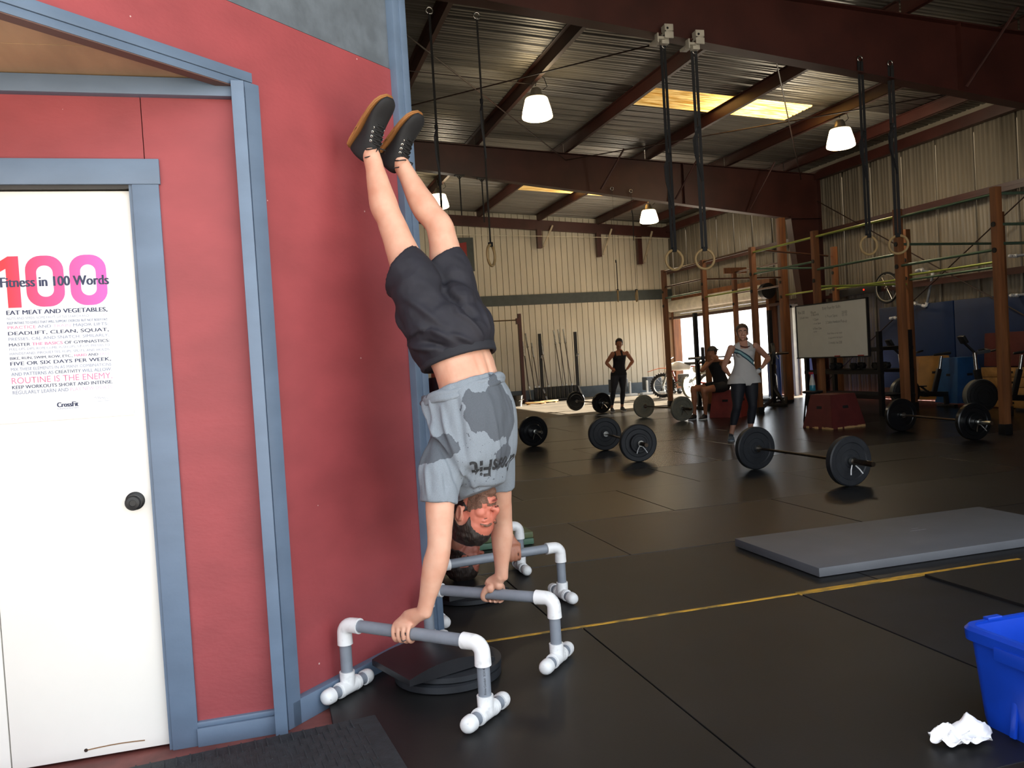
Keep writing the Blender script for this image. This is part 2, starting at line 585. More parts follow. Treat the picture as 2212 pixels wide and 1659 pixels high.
# round brace rods crossing under the roof
def rod(p0, p1, r=.011, m=CABLE, parent=ceiling, name='brace_rod'):
    return MB().cone(p0, p1, r, None, 8).out(name, m, parent, 40)
for xa, xb in ((.6, 6.2), (6.2, 11.8)):
    rod((xa, 9.3, topz(xa)-.16), (xb, 16.7, topz(xb)-.16))
    rod((xb, 9.3, topz(xb)-.16), (xa, 16.7, topz(xa)-.16))
rod((.7, 12.9, topz(.7)-.02), (4.3, 12.9, topz(4.3)-.02), .008)
for x, y in ((6.9, 16.6), (8.6, 16.6), (10.4, 16.6), (10.4, 9.0), (8.9, 9.0)):
    rod((x, y, botz(x)+.05), (x+.35, y-.5, roofz(x+.35)-.2), .02, STEEL, name='flange_brace')
rod((11.0, 8.95, botz(11)+.4), (11.5, 8.4, roofz(11.5)-.2), .02, STEEL, name='flange_brace')

# ------------------------------------------------------------------ right wall: ribbed sheets on girts, two openings to the yard
wall_right = sroot('wall_right')
def wall_sheet(y0, n, z0, z1):
    mb = MB()
    pr = sheet_profile(n)
    A = [mb.bm.verts.new((12.43-h, y0+a, z0)) for a, h in pr]
    B = [mb.bm.verts.new((12.43-h, y0+a, z1)) for a, h in pr]
    for i in range(len(pr)-1): mb.bm.faces.new((A[i], A[i+1], B[i+1], B[i]))
    o = link('wall_sheet', mb.mesh('wall_sheet', SHEET, 25), wall_right)
    sm = o.modifiers.new('thickness', 'SOLIDIFY')
    sm.thickness = .002
ys = [1.48+.915*i for i in range(26)]
for y in ys:
    z0 = 0
    if 18.9 < y+.45 < 24.2: z0 = 2.4
    elif 17.05 < y+.45 < 18.1: z0 = 2.18
    wall_sheet(y, 3, z0, 5.31)
for z in (3.72, 2.3):
    for y0, y1 in ((1.5, 16.7), (16.95, 24.4)):
        mb = MB()
        mb.bx(12.2, 12.4, y0, y1, z-.004, z+.004)
        mb.bx(12.2, 12.208, y0, y1, z-.07, z+.004)
        mb.bx(12.2, 12.208, y0, y1, z-.004, z+.07) if z > 3 else mb.bx(12.392, 12.4, y0, y1, z, z+.06)
        mb.out('girt', STEEL, wall_right, 0)
MB().bx(12.37, 12.7, 1.2, 24.9, 5.09, 5.30).out('eave_closure', SHEET, wall_right, 0)
rod((12.2, 16.7, 4.46), (12.2, 9.3, .4), .012, CABLE, wall_right)
rod((12.2, 9.3, 4.6), (12.2, 16.7, .35), .012, CABLE, wall_right)
# frame of the roller opening and of the narrow doorway
mb = MB()
mb.bx(12.2, 12.45, 24.12, 24.24, 0, 2.75); mb.bx(12.2, 12.45, 18.85, 18.97, 0, 2.6); mb.bx(12.25, 12.45, 18.85, 24.24, 2.75, 2.95)
mb.out('opening_frame', WOOD, wall_right, 0)
mb = MB()
mb.bx(12.3, 12.46, 18.02, 18.1, 0, 2.2); mb.bx(12.3, 12.46, 17.05, 17.12, 0, 2.2); mb.bx(12.3, 12.46, 17.05, 18.1, 2.14, 2.22)
mb.out('doorway_frame', mat('pale frame paint', 'a9a79c', .5), wall_right, 0)
# roller curtain, half wound up under its header: each slat a piece
door_3 = sroot('door_3')
ROLL = mat('white roller slat', 'cfcabb', .5)
for k in range(6):
    a = -.5+k*.42
    mb = MB()
    c = V((12.12-.19*math.cos(a), 21.5, 2.6-.19*math.sin(a)*-1))
    mb.box(c, (.018, 5.2, .085), Matrix.Rotation(a, 3, 'Y'), .006)
    mb.out('slat', ROLL, door_3, 30)
for k in range(3):
    MB().box((12.22, 21.5, 2.42-.08*k), (.02, 5.2, .076), None, .006).out('slat', ROLL, door_3, 30)
MB().cone((12.14, 18.92, 2.6), (12.14, 24.1, 2.6), .15, None, 16).out('roller_drum', ROLL, door_3)
MB().cone((12.12, 18.86, 2.62), (12.12, 18.7, 2.62), .2, None, 20).out('chain_wheel', BLACK, door_3)

# ------------------------------------------------------------------ far wall: liner panels, band, base board
wall_far = sroot('wall_far')
MB().prism([(-4.6, 0), (12.5, 0), (12.5, roofz(12.5)+.05), (-4.6, roofz(-4.6)+.05)], Matrix(((1, 0, 0, 0), (0, 0, 1, 24.62), (0, 1, 0, 0), (0, 0, 0, 1))), .13).out('backing', CREAM, wall_far, 0)
x = -4.5
while x < 12.4:
    x1 = min(x+.19, 12.42)
    mb = MB()
    M = Matrix(((1, 0, 0, 0), (0, 0, 1, 24.575), (0, 1, 0, 0), (0, 0, 0, 1)))
    mb.prism([(x+.006, .33), (x1-.006, .33), (x1-.006, roofz(x1)-.01), (x+.006, roofz(x)-.01)], M, .045)
    es = [e for e in mb.bm.edges if abs((e.verts[0].co-e.verts[1].co).z) > 1 and e.verts[0].co.y < 24.58]
    bmesh.ops.bevel(mb.bm, geom=es, offset=.006, segments=1, affect='EDGES')
    mb.out('wall_panel', CREAM, wall_far, 0)
    x = x1
MB().bx(-4.5, 12.42, 24.55, 24.6, 2.9, 3.21).out('painted_band', BAND, wall_far, 0)
baseboard_far = struct(MB().bx(-4.5, 12.42, 24.5, 24.62, 0, .33).out('baseboard_far', mat('slate base board', '4d5963', .6), None, 0))
rod((4.8, 24.2, 5.02), (12.2, 24.1, 4.74), .009, mat('pale cable', 'cfc8b2', .5), wall_far, 'cable')

# left side of the hall, out of sight behind the office
wall_left = struct(MB().bx(-4.6, -4.45, 5.6, 24.7, 0, 6.55).out('wall_left', CREAM, None, 0))
# front wall over and beside the big opening the photographer stands in
wall_front = sroot('wall_front')
MB().bx(6.2, 12.5, 1.35, 1.47, -.2, 5.2).out('wall_side_sheet', SHEET, wall_front, 0)
MB().bx(-4.6, 6.2, 1.35, 1.47, 4.5, 6.4).out('wall_header', SHEET, wall_front, 0)
MB().bx(-4.6, -4.45, 1.35, 5.6, -.2, 6.4).out('wall_return', SHEET, wall_front, 0)

# ------------------------------------------------------------------ office corner: slanted wall, alcove with double door
wall_slanted = sroot('wall_slanted')
def slab(s0, s1, t0, t1, z0, z1, name, m, parent, bevel=0, sm=0):
    return MB().box(OW((s0+s1)/2, (t0+t1)/2, (z0+z1)/2), (abs(s1-s0), abs(t1-t0), z1-z0), DM, bevel).out(name, m, parent, sm)
OO = V((0, 3.3136, 0))
def OW(s, t, z): return OO+DU*s+DD*t+V((0, 0, z))
slab(-0.1585, -0.0562, -0, 0.9204, -0.03, 3.5, 'backing', RED, wall_slanted)
slab(-0.0562, -0.0358, 0.0102, 0.9204, -0.03, 2.4245, 'plywood_panel', RED, wall_slanted)
slab(-0.0562, -0.0358, -3.2726, 0.9204, 2.4245, 2.6945, 'plywood_panel', RED, wall_slanted)
slab(-0.0562, -0.0399, -3.2726, 0.9204, 2.6986, 3.5, 'upper_panel', GREYPLY, wall_slanted)
slab(-0.1585, -0.0562, -3.2726, 0, 2.4757, 3.5, 'backing', RED, wall_slanted)
mbs = MB().box(OW(-.0205, .46, .018), (.041, .91, .096), DM, .003)
struct(mbs.out('baseboard_slanted', BLUEGREY, None, 30))
trim_1 = sroot('trim_1')   # corner post at the hall end of the slanted wall
slab(-0.0614, 0, 0.9153, 0.9613, -0.03, 3.5, 'corner_board', BLUEGREY, trim_1, .003, 30)
slab(-0.1636, 0.0061, 0.9613, 1.0074, -0.03, 3.5, 'corner_board', BLUEGREY, trim_1, .003, 30)
trim_2 = sroot('trim_2')   # post between alcove and slanted wall: two boards
slab(-0.0614, 0, -0.0205, 0.0491, -0.03, 2.4, 'corner_board', BLUEGREY, trim_2, .003, 30)
MB().bx(-0.0634, -0.0184, 3.242, 3.3084, -0.03, 2.3836, 0.003).out('corner_board', BLUEGREY, trim_2, 30)
trim_3 = sroot('trim_3')   # header over the mouth of the alcove
slab(-0.0511, 0, -3.1704, 0.0184, 2.402, 2.4378, 'header_board', BLUEGREY, trim_3, .002, 30)
slab(-0.0511, -0.0041, -3.1704, 0.0051, 2.3744, 2.401, 'header_board', BLUEGREY, trim_3, .002, 30)
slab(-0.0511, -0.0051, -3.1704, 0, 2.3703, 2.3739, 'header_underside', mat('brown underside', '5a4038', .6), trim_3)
ceiling_alcove = sroot('ceiling_alcove')
for k, (ya, yb) in enumerate(((2.25, 2.608), (2.613, 3.002), (3.007, 3.314))):
    # soffit boards run along the alcove; each is cut at the slanted mouth
    xa = (ya-3.3136)*DD.x/DD.y-.05
    xb = (yb-3.3136)*DD.x/DD.y-.05
    mb = MB()
    mb.prism([(-3.0, ya), (xa, ya), (xb, yb), (-3.0, yb)], mat4((0, 0, 2.3989)), .02)
    mb.out('soffit_board', TAN, ceiling_alcove, 0)
wall_alcove = sroot('wall_alcove')
MB().bx(-0.3764, -0.0511, 3.3135, 3.4363, -0.03, 2.4041).out('plywood_panel', RED, wall_alcove, 0)
MB().bx(-3.0681, -0.3794, 3.3141, 3.4363, 2.0154, 2.4041).out('plywood_panel', RED, wall_alcove, 0)
MB().bx(-3.1704, -3.0476, 0.6136, 3.4363, -0.03, 3.4472).out('alcove_end', RED, wall_alcove, 0)
MB().bx(-4.6021, 0.6341, 4.4999, 4.6021, -0.03, 3.5495).out('office_back', SHEET, wall_alcove, 0)
trim_4 = sroot('trim_4')   # door casing, alcove base and top boards
MB().bx(-3.0681, -0.3293, 3.2951, 3.334, 2.0216, 2.1116, 0.002).out('casing_head', BLUEGREY, trim_4, 30)
MB().bx(-0.4254, -0.3354, 3.2992, 3.334, -0.03, 2.0216, 0.002).out('casing_side', BLUEGREY, trim_4, 30)
MB().bx(-0.4367, -0.4234, 3.3095, 3.4363, -0.03, 2.0216).out('door_jamb', BLUEGREY, trim_4, 0)
MB().bx(-3.0681, -0.4367, 3.3095, 3.4363, 2.0093, 2.0216).out('door_jamb', mat('dark head jamb', '33302d', .6), trim_4, 0)
MB().bx(-0.3375, -0.0614, 3.288, 3.334, -0.03, 0.0375, 0.002).out('base_board', BLUEGREY, trim_4, 30)
MB().bx(-0.3375, -0.0614, 3.2972, 3.334, 0.0375, 0.058, 0.006).out('base_cap', BLUEGREY, trim_4, 30)
MB().bx(-3.0681, -0.0634, 3.2726, 3.334, 2.3345, 2.3959, 0.002).out('top_board', BLUEGREY, trim_4, 30)
# double door: right leaf with poster and knob, left leaf mostly out of frame
def door_leaf(name, x0, x1):
    d = struct(MB().bx(x0, x1, 3.336, 3.3749, -0.0177, 2.0052, .002).out(name, DOORWHITE, None, 30))
    return d
door_1 = door_leaf('door_1', -0.9552, -0.4398)
door_2 = door_leaf('door_2', -1.4829, -0.9593)
mb = MB()
KM = Matrix(((1, 0, 0, -0.495), (0, 0, -1, 3.336), (0, 1, 0, 0.8874), (0, 0, 0, 1)))
mb.lathe([(0, 0), (.033, 0), (.033, .006), (.028, .01), (.013, .014), (.012, .03), (.02, .036), (.0275, .046), (.0275, .056), (.022, .062), (.012, .064), (.011, .061), (0, .061)], KM, 28)
mb.out('door_knob', BLACKP, door_1)
mb = MB()
SM = mat('brown scuff', '8a6a4a', .8)
pts = [(-.716+.194*q, 3.3352, .0104+.0045*math.sin(q*3)) for q in (0, .2, .4, .6, .8, 1)]
for p, q in zip(pts, pts[1:]): mb.beam(p, q, .004, .001, (0, 1, 0))
mb.out('scuff_mark', SM, door_1, 0)
MB().cone((-.718, 3.337, .01), (-.718, 3.332, .01), .007, .005, 12).out('screw_hole', mat('dark hole', '2a1a12', .8), door_1)
MB().bx(-3.0, .6, 3.36, 3.5, 3.4, 3.5).out('office_top', SHEET, wall_alcove, 0)
MB().bx(.58, .695, 4.0, 8.6, -.03, 3.5).out('office_side', RED, wall_alcove, 0)
MB().bx(-4.5, .69, 8.5, 8.6, -.03, 3.5).out('office_back', SHEET, wall_alcove, 0)
MB().bx(-4.5, .69, 3.5, 8.6, 3.5, 3.55).out('office_top', SHEET, wall_alcove, 0)
MB().bx(-3.07, -1.58, 3.3137, 3.4363, -.03, 2.02).out('plywood_panel', RED, wall_alcove, 0)
MB().bx(-1.57, -1.485, 3.299, 3.334, -.03, 2.02, .002).out('casing_side', BLUEGREY, trim_4, 30)
# ------------------------------------------------------------------ poster on the door
NAVY = mat('navy print', '2b3352', .6)
NAVY2 = mat('pale navy print', '66718f', .6)
PINK = mat('pink print', 'e0628f', .6)
PALEPINK = mat('pale pink print', 'e9a9c4', .6)
gt = NT('red to pink print')
gx = gt.add('ShaderNodeSeparateXYZ')
gt.link(gt.add('ShaderNodeNewGeometry').outputs['Position'], gx.inputs[0])
mr = gt.add('ShaderNodeMapRange')
for i, v in ((1, -.859), (2, -.552), (3, 0), (4, 1)): mr.inputs[i].default_value = v
gt.link(gx.outputs[0], mr.inputs[0])
gt.link(gt.ramp(mr.outputs[0], 0, 1, (*lin('f0343f'), 1), (*lin('ee5fb4'), 1)), gt.b.inputs['Base Color'])
gt.b.inputs['Roughness'].default_value = .6
GRADP = gt.m
poster = tag(MB().bx(-0.9429, -0.4766, 3.3295, 3.3355, 1.1993, 1.8078, .001).out('poster', mat('white poster card', 'e6eaee', .4, var=.02), None, 30),
             'white fitness poster with pink and navy lettering on the white door', 'poster')
PM4 = Matrix(((1, 0, 0, 0), (0, 0, 1, 0), (0, 1, 0, 0), (0, 0, 0, 1)))
def pmat(x, z, y=3.3291): return Matrix(((1, 0, 0, x), (0, 0, -1, y), (0, 1, 0, z), (0, 0, 0, 1)))
mb = MB()
def digit_zero(x0, x1, z0, z1, w):
    o = lambda k, n=7: [(cx+(r_)*math.cos(a0+i/n*PI/2), cz+r_*math.sin(a0+i/n*PI/2)) for r_ in (.051-k*.76,) for cx, cz, a0 in ((x1-k-r_, z1-k-r_, 0), (x0+k+r_, z1-k-r_, PI/2), (x0+k+r_, z0+k+r_, PI), (x1-k-r_, z0+k+r_, 1.5*PI)) for i in range(n+1)]
    A, B = ([mb.bm.verts.new((x, 3.3291, z)) for x, z in o(k)] for k in (0, w))
    for i in range(len(A)): mb.bm.faces.new((A[i], A[(i+1) % len(A)], B[(i+1) % len(A)], B[i]))
digit_zero(-0.7936, -0.6719, 1.6002, 1.7792, .0348)
digit_zero(-0.6535, -0.5338, 1.6002, 1.7792, .0348)
mb._faces([(x, 3.3291, z) for x, z in ((-0.854, 1.6002), (-0.812, 1.6002), (-0.812, 1.7792), (-0.8448, 1.7792), (-0.8877, 1.7516), (-0.8877, 1.7168), (-0.854, 1.7362))], [tuple(range(7))])
mb.out('big_number', GRADP, poster, 0)
def poster_line(s, z, h, cols, bold, x0=-.861, x1=-.54):
    mb = MB()
    for k in range(3 if bold > .004 else 1):   # bold lines: the outline struck again a hair to the side
        dx = (k-1)*h*bold*2.6 if bold > .004 else 0
        mb.join(fit(text_mesh(s, 1, cols, min(bold, 0)), pmat(x0+dx, z, (3.3287 if s[:7] == 'Fitness' else 3.3291)-k*.00005), x1-x0, h))
    me2 = mb.mesh('lettering', [NAVY, PINK, NAVY2, PALEPINK], 0)
    link('printed_line', me2, poster)
def cols_of(parts):
    s, c = '', []
    for t, k in parts:
        s += t
        c += [k]*len(t)
    return s, c
LINES = [
    ([('EAT MEAT AND VEGETABLES,', 0)], .0175, .02),
    ([('NUTS AND SEEDS, SOME FRUIT, LITTLE STARCH AND ', 2), ('NO SUGAR.', 3)], .0095, -.005),
    ([('KEEP INTAKE TO LEVELS THAT WILL SUPPORT EXERCISE BUT NOT BODY FAT.', 2)], .0085, .012),
    ([('PRACTICE', 1), (' AND ', 2), ('TRAIN', 3), (' MAJOR LIFTS:', 2)], .0135, 0),
    ([('DEADLIFT, CLEAN, SQUAT,', 0)], .0145, .015),
    ([('PRESSES, C&J, AND SNATCH. SIMILARLY,', 2)], .0135, 0),
    ([('MASTER ', 0), ('THE BASICS', 1), (' OF GYMNASTICS:', 0)], .0105, .015),
    ([('PULL-UPS, DIPS, ROPE CLIMB, PUSH-UPS, SIT-UPS, PRESSES TO', 2)], .0095, -.005),
    ([('HANDSTAND, PIROUETTES, FLIPS, SPLITS, AND HOLDS.', 2)], .0095, 0),
    ([('BIKE, RUN, SWIM, ROW, ETC., ', 0), ('HARD', 1), (' AND ', 0), ('FAST.', 3)], .0105, .012),
    ([('FIVE OR SIX DAYS PER WEEK,', 0)], .0145, .015),
    ([('MIX THESE ELEMENTS IN AS MANY COMBINATIONS', 2)], .0105, 0),
    ([('AND PATTERNS AS ', 2), ('CREATIVITY', 0), (' WILL ALLOW.', 2)], .0115, .006),
    ([('ROUTINE IS THE ENEMY.', 1)], .0215, -.005),
    ([('KEEP WORKOUTS SHORT AND INTENSE.', 0)], .012, .012),
    ([('REGULARLY LEARN AND ', 2), ('PLAY NEW SPORTS.', 3)], .0125, 0)]
zz = 1.591
tot = sum(h for _, h, _ in LINES)
gap = (1.591-1.2924-tot)/len(LINES)
for parts, h, b in LINES:
    s, c = cols_of(parts)
    zz -= h
    poster_line(s, zz, h, c, b)
    zz -= gap
poster_line('Fitness in 100 Words', 1.6718, .0348, [0]*20, .02, -0.8724, -0.5287)
poster_line('CrossFit', 1.2443, .017, [0]*8, .03, -0.7241, -0.6566)
poster_line('FORGING ELITE FITNESS', 1.2361, .0051, [2]*21, 0, -0.7241, -0.6566)
mb = MB()
for k in range(3): mb.tube([(-.603+.016*k+.012*q, 3.329, 1.270-.002*k+.005*math.sin(q*9+k)) for q in (0, .3, .6, .9, 1.2)], .0005, 4)
mb.bx(-.605, -.547, 3.3288, 3.3292, 1.2561, 1.2568)
mb.out('signature', NAVY2, poster, 0)

# ------------------------------------------------------------------ lamps
def make_lamp():
    t = thing('pendant_lamp', '', 'lamp', (0, 0, 0), 0, 'glass bell lamps under the roof', False)
    g = MB().lathe([(0, .17), (.15, .168), (.178, .15), (.2, .07), (.23, -.04), (.245, -.13), (.24, -.15), (.20, -.17), (.1, -.182), (0, -.185)], None, 28)
    link('glass_bell', g.mesh('glass_bell', LAMPGLASS, 180), t)
    mb = MB().lathe([(0, .33), (.06, .32), (.085, .28), (.1, .2), (.15, .185), (.17, .165), (.15, .155), (0, .158)], None, 24)
    link('ballast_housing', mb.mesh('ballast_housing', mat('aluminium housing', '8d8a82', .4, .6), 35), t)
    mb = MB().tube([(0, 0, .36), (.01, 0, .42), (-.015, 0, .47), (.0, 0, .52)], .011, 8).torus((0, 0, .5), .03, .006, (0, 1, 0), 14, 6)
    link('hanger', mb.mesh('hanger', CHROME, 40), t)
    mb = MB().tube([(.12, 0, .3), (.2, .02, .36), (.16, .03, .5), (.05, .02, .53)], .006, 6)
    link('power_cord', mb.mesh('power_cord', BLACK, 60), t)
    return t
LAMPGLASS = emit('lit bell glass', 'ffe3b0', 12*LAMP_STRENGTH)
lamp0 = make_lamp()
LP = [(4.37, 12.95, 5.26, 'lit bell lamp hanging highest, above the bare patch of roof beside the handstander\'s shoe'),
      (10.0, 12.95, 4.86, 'lit bell lamp in front of the ribbed side wall, right of the nearer skylight'),
      (4.28, 20.6, 5.27, 'far lit bell lamp half hidden by the handstander\'s shin'),
      (9.88, 20.6, 4.83, 'far lit bell lamp above the pale end wall beside the middle rings')]
for i, (x, y, z, l) in enumerate(LP):
    o = lamp0 if i == 0 else again(lamp0, (x, y, z), 0, l)
    o.location = (x, y, z)
    o['label'] = l
    ld = bpy.data.lights.new('lamp_light', 'POINT')
    ld.energy = 36*LAMP_STRENGTH
    ld.color = (1, .88, .70)
    ld.shadow_soft_size = .2
    lo = bpy.data.objects.new('lamp_light', ld)
    COL.objects.link(lo)
    lo.location = (0, 0, -.32)
    lo.parent = o
    # a thin conduit runs from the purlin to the hook
    link('stem_rod', MB().cone((0, 0, .5), (0, 0, roofz(x)-.2-z), .008, None, 6).mesh('stem_rod', CHROME, 40), o)

# ------------------------------------------------------------------ rings on straps
def ring_set(name, x, y, ztop, zring, label, group, w=.03, R=.115, thick=.0155, turn=0, buckle=1.35, twin=True):
    t = thing(name, label, 'gymnastic ring', (x, y, zring), turn, group)
    m3 = rotz(turn)
    MB().torus((x, y, zring), R, thick, m3@V((0, 1, 0)), 40, 12).out('ring', RINGWOOD, t, 180)
    zr = zring+R
    for dx in ((-w*.62, w*.62) if twin else (0,)):
        mb = MB()
        mb.box(V((x, y, (zr+ztop)/2))+m3@V((dx, 0, 0)), (w, .004, ztop-zr), m3)
        mb.out('strap', TAPEBLK, t, 0)
    MB().box((x, y, zr+.005), (w*1.6, .05, .05), m3, .006).out('strap_loop', TAPEBLK, t, 30)
    MB().box((x, y+.01, ztop-buckle), (w*1.7, .03, .06), m3, .006).out('buckle', BLACK, t, 30)
    pts = [V((x, y-.01, ztop-buckle))+m3@V((a, 0, -b)) for a, b in ((.01, .0), (-.06, .12), (-.05, .3), (.0, .5), (.02, .62))]
    mb = MB()
    for p, q in zip(pts, pts[1:]): mb.beam(p, q, w, .004, (0, 1, 0))
    mb.out('strap_tail', TAPEBLK, t, 0)
    MB().torus((x, y, ztop+.03), .035, .009, (0, 1, 0), 16, 6).out('carabiner', CHROME, t, 180)
    return t
G1, G2, G3, G4 = 'ring pair beside the handstander', 'ring pair under the white beam clamps', 'ring pair over the whiteboard', 'ring pair in front of the end wall band'
ring_set('gymnastic_ring', 1.92, 9.12, 5.09, 2.47, 'wooden ring whose black straps hang beside the corner post, hidden low behind the handstander', G1, .022, turn=.9, buckle=1.22)
ring_set('gymnastic_ring', 2.445, 9.12, 5.06, 2.47, 'single wooden ring on black straps hanging just right of the handstander\'s knee', G1, .022, turn=.95, buckle=.9)
ring_set('gymnastic_ring', 4.67, 9.12, 4.93, 2.36, 'wooden ring on wide black strap under the first white beam clamp', G2, .036, turn=.1)
ring_set('gymnastic_ring', 5.07, 9.12, 4.9, 2.36, 'wooden ring on wide black strap under the second white beam clamp', G2, .036, turn=-.15, buckle=1.0)
ring_set('gymnastic_ring', 7.385, 9.12, 4.78, 2.475, 'wooden ring seen full round above the whiteboard', G3, .036, turn=-.1, buckle=.9)
ring_set('gymnastic_ring', 7.835, 9.12, 4.74, 2.475, 'wooden ring turned narrow in front of the wooden post by the whiteboard', G3, .036, turn=-.95, buckle=.75)
ring_set('gymnastic_ring', 7.215, 16.75, 4.74, 2.505, 'distant ring hanging before the dark band, the one with a dangling strap end', G4, .02, turn=1.2, buckle=1.5, twin=False)
ring_set('gymnastic_ring', 7.645, 16.75, 4.69, 2.49, 'distant ring hanging before the dark band, further from the handstander', G4, .02, turn=1.3, buckle=.4, twin=False)
for i, (x, z0) in enumerate(((3.93, 4.25), (4.39, 4.1))):
    t = thing('hanging_strap', ('short black strap hanging from the second frame, nearer the handstander\'s leg', 'short black strap hanging from the second frame, further from the leg')[i], 'strap', (x, 16.75, z0), 0, 'short straps on the second frame')
    zt = botz(x)
    MB().bx(x-.014, x+.014, 16.748, 16.753, z0, zt-.02).out('strap', TAPEBLK, t, 0)
    MB().torus((x, 16.75, zt-.03), .04, .01, (0, 1, 0), 14, 6).out('hook', BLACK, t, 180)
    MB().bx(x-.1, x+.1, 16.7, 16.8, zt-.03, zt-.002, .004).out('beam_grip', BLACK, t, 30)
def beam_clamp(x, y, label):
    t = thing('beam_clamp', label, 'beam clamp', (x, y, botz(x)), 0, 'white beam clamps')
    CL = mat('white clamp paint', 'b5b2a6', .5)
    z = botz(x)
    mb = MB().bx(x-.055, x+.055, y-.17, y-.155, z-.06, z+.1, .003).bx(x-.055, x-.04, y-.17, y-.08, z-.01, z+.09).bx(x+.04, x+.055, y-.17, y-.08, z-.01, z+.09).bx(x-.055, x+.055, y-.17, y-.08, z+.012, z+.025)
    mb.out('jaw', CL, t, 30)
    mb = MB().bx(x-.12, x-.03, y-.13, y+.12, z-.06, z-.03, .004).bx(x-.13, x-.115, y-.13, y-.05, z-.1, z+.01, .003).bx(x-.06, x+.03, y-.1, y-.02, z-.1, z-.03, .004)
    mb.out('cross_arm', CL, t, 30)
    MB().torus((x, y-.03, z-.1), .03, .007, (0, 1, 0), 14, 6).out('shackle', CHROME, t, 180)
    MB().cone((x-.02, y-.175, z+.05), (x-.02, y-.15, z+.05), .014, None, 8).out('bolt', BLACK, t)
beam_clamp(4.69, 9.15, 'white steel beam clamp on the near rafter, the one nearer the corner post')
beam_clamp(5.085, 9.15, 'white steel beam clamp on the near rafter, the one nearer the side wall')

# ------------------------------------------------------------------ pull-up rig of timber posts and pipes
rig = thing('pull_up_rig', 'long timber pull-up rig of orange posts and green pipes along the side wall', 'pull-up rig', (8.8, 8.55, 0))
GREENBAR = mat('green grey pipe', '5f7a66', .35, .6, scale=(3, 3, 3), var=.2)
LIMEBAR = mat('lime pipe', '9aa84e', .35, .4, scale=(3, 3, 3), var=.2)
RUSTBAR = mat('rust brown pipe', '523526', .4, .4)
FX, BX = 8.8, 10.84
FY = [8.53, 10.24, 12.17, 14.06, 15.92, 17.75]
BYS = [(10.45, 3.1), (12.42, 3.15), (14.4, 3.13), (16.15, 4.0), (18.15, 3.16)]
def post(x, y, h, w=.098):
    if h > 3.9: w = .15
    p = MB().bx(x-w/2, x+w/2, y-w*.48, y+w*.48, .06, h, .006).out('post', WOOD, rig, 30)
    MB().bx(x-w/2-.008, x+w/2+.008, y-.055, y+.055, 0, .13, .003).out('foot_bracket', BLACK, p, 30)
    for z in (2.3, 2.62):
        if z < h-.2:
            MB().cone((x-w/2-.012, y, z), (x-w/2+.002, y, z), .033, None, 14).out('pipe_flange', BLACK, p)
for y in FY: post(FX, y, 3.12 if y > 9 else 3.08)
for y, h in BYS: post(BX, y, h)
def pbar(p0, p1, m, r=.019):
    MB().cone(p0, p1, r, None, 10).out('pull_up_bar', m, rig, 40)
for a, b, z, m in ((0, 1, 3.0, GREENBAR), (0, 1, 2.31, GREENBAR), (1, 2, 2.48, GREENBAR), (1, 3, 3.02, LIMEBAR), (2, 3, 2.62, GREENBAR), (3, 4, 2.35, LIMEBAR), (4, 5, 2.48, GREENBAR), (4, 5, 2.73, RUSTBAR), (3, 5, 3.08, RUSTBAR)):
    pbar((FX, FY[a], z), (FX, FY[b], z), m)
for a, b, z, m in ((0, 1, 2.35, LIMEBAR), (0, 1, 2.27, GREENBAR), (1, 2, 2.3, LIMEBAR), (2, 3, 2.33, LIMEBAR), (3, 4, 2.55, RUSTBAR), (3, 4, 3.05, RUSTBAR)):
    pbar((BX, BYS[a][0], z), (BX, BYS[b][0], z), m)
for i, j, z, m in ((1, 0, 2.62, GREENBAR), (2, 1, 2.2, LIMEBAR), (3, 2, 2.72, GREENBAR), (0, 0, 2.62, GREENBAR), (4, 3, 2.72, RUSTBAR)):
    if i == 0: pbar((FX, FY[0], z), (11.2, FY[0], z), m)
    else: pbar((FX, FY[i], z), (BX, BYS[j][0], z), m)
pbar((FX, FY[0], 2.38), (11.2, FY[0]-.02, 2.38), GREENBAR)
pbar((FX, FY[0], 3.0), (11.3, FY[0]-.02, 3.04), GREENBAR)
MB().bx(BX-.3, BX+.3, 18.07, 18.11, 3.02, 3.16).out('cross_board', WOOD, rig, 0)
pbar((FX, FY[3], 3.08), (BX, BYS[2][0]+.2, 2.98), RUSTBAR)

# ------------------------------------------------------------------ whiteboard on the rig
wb = thing('whiteboard', 'whiteboard with handwritten workout notes fixed to the timber rig', 'whiteboard', (8.69, 11.73, 1.04))
WY0, WY1, WX = 10.84, 12.62, 8.69
MB().bx(WX, WX+.02, WY0, WY1, 1.04, 1.905).out('board', mat('whiteboard surface', 'c9c7bb', .3, var=.02), wb, 0)
mb = MB()
for a in (WY0, WY1): mb.bx(WX-.008, WX+.03, a-.012, a+.012, 1.03, 1.915)
mb.bx(WX-.008, WX+.03, WY0, WY1, 1.9, 1.92).bx(WX-.03, WX+.03, WY0, WY1, 1.02, 1.04)
mb.out('board_frame', BLACK, wb, 0)
INK = mat('dry marker ink', '3a3a3c', .6)
def scrawl(s, y, z, h, w=None):
    M = Matrix(((0, 0, -1, WX-.002), (-1, 0, 0, y), (0, 1, 0, z), (0, 0, 0, 1)))
    me = fit(text_mesh(s, 1, None, -.012), M, w, h)
    r = random.Random(len(s))
    for v in me.vertices: v.co.z += .008*noise.noise(v.co*14)
    me.materials.append(INK)
    link('handwriting', me, wb)
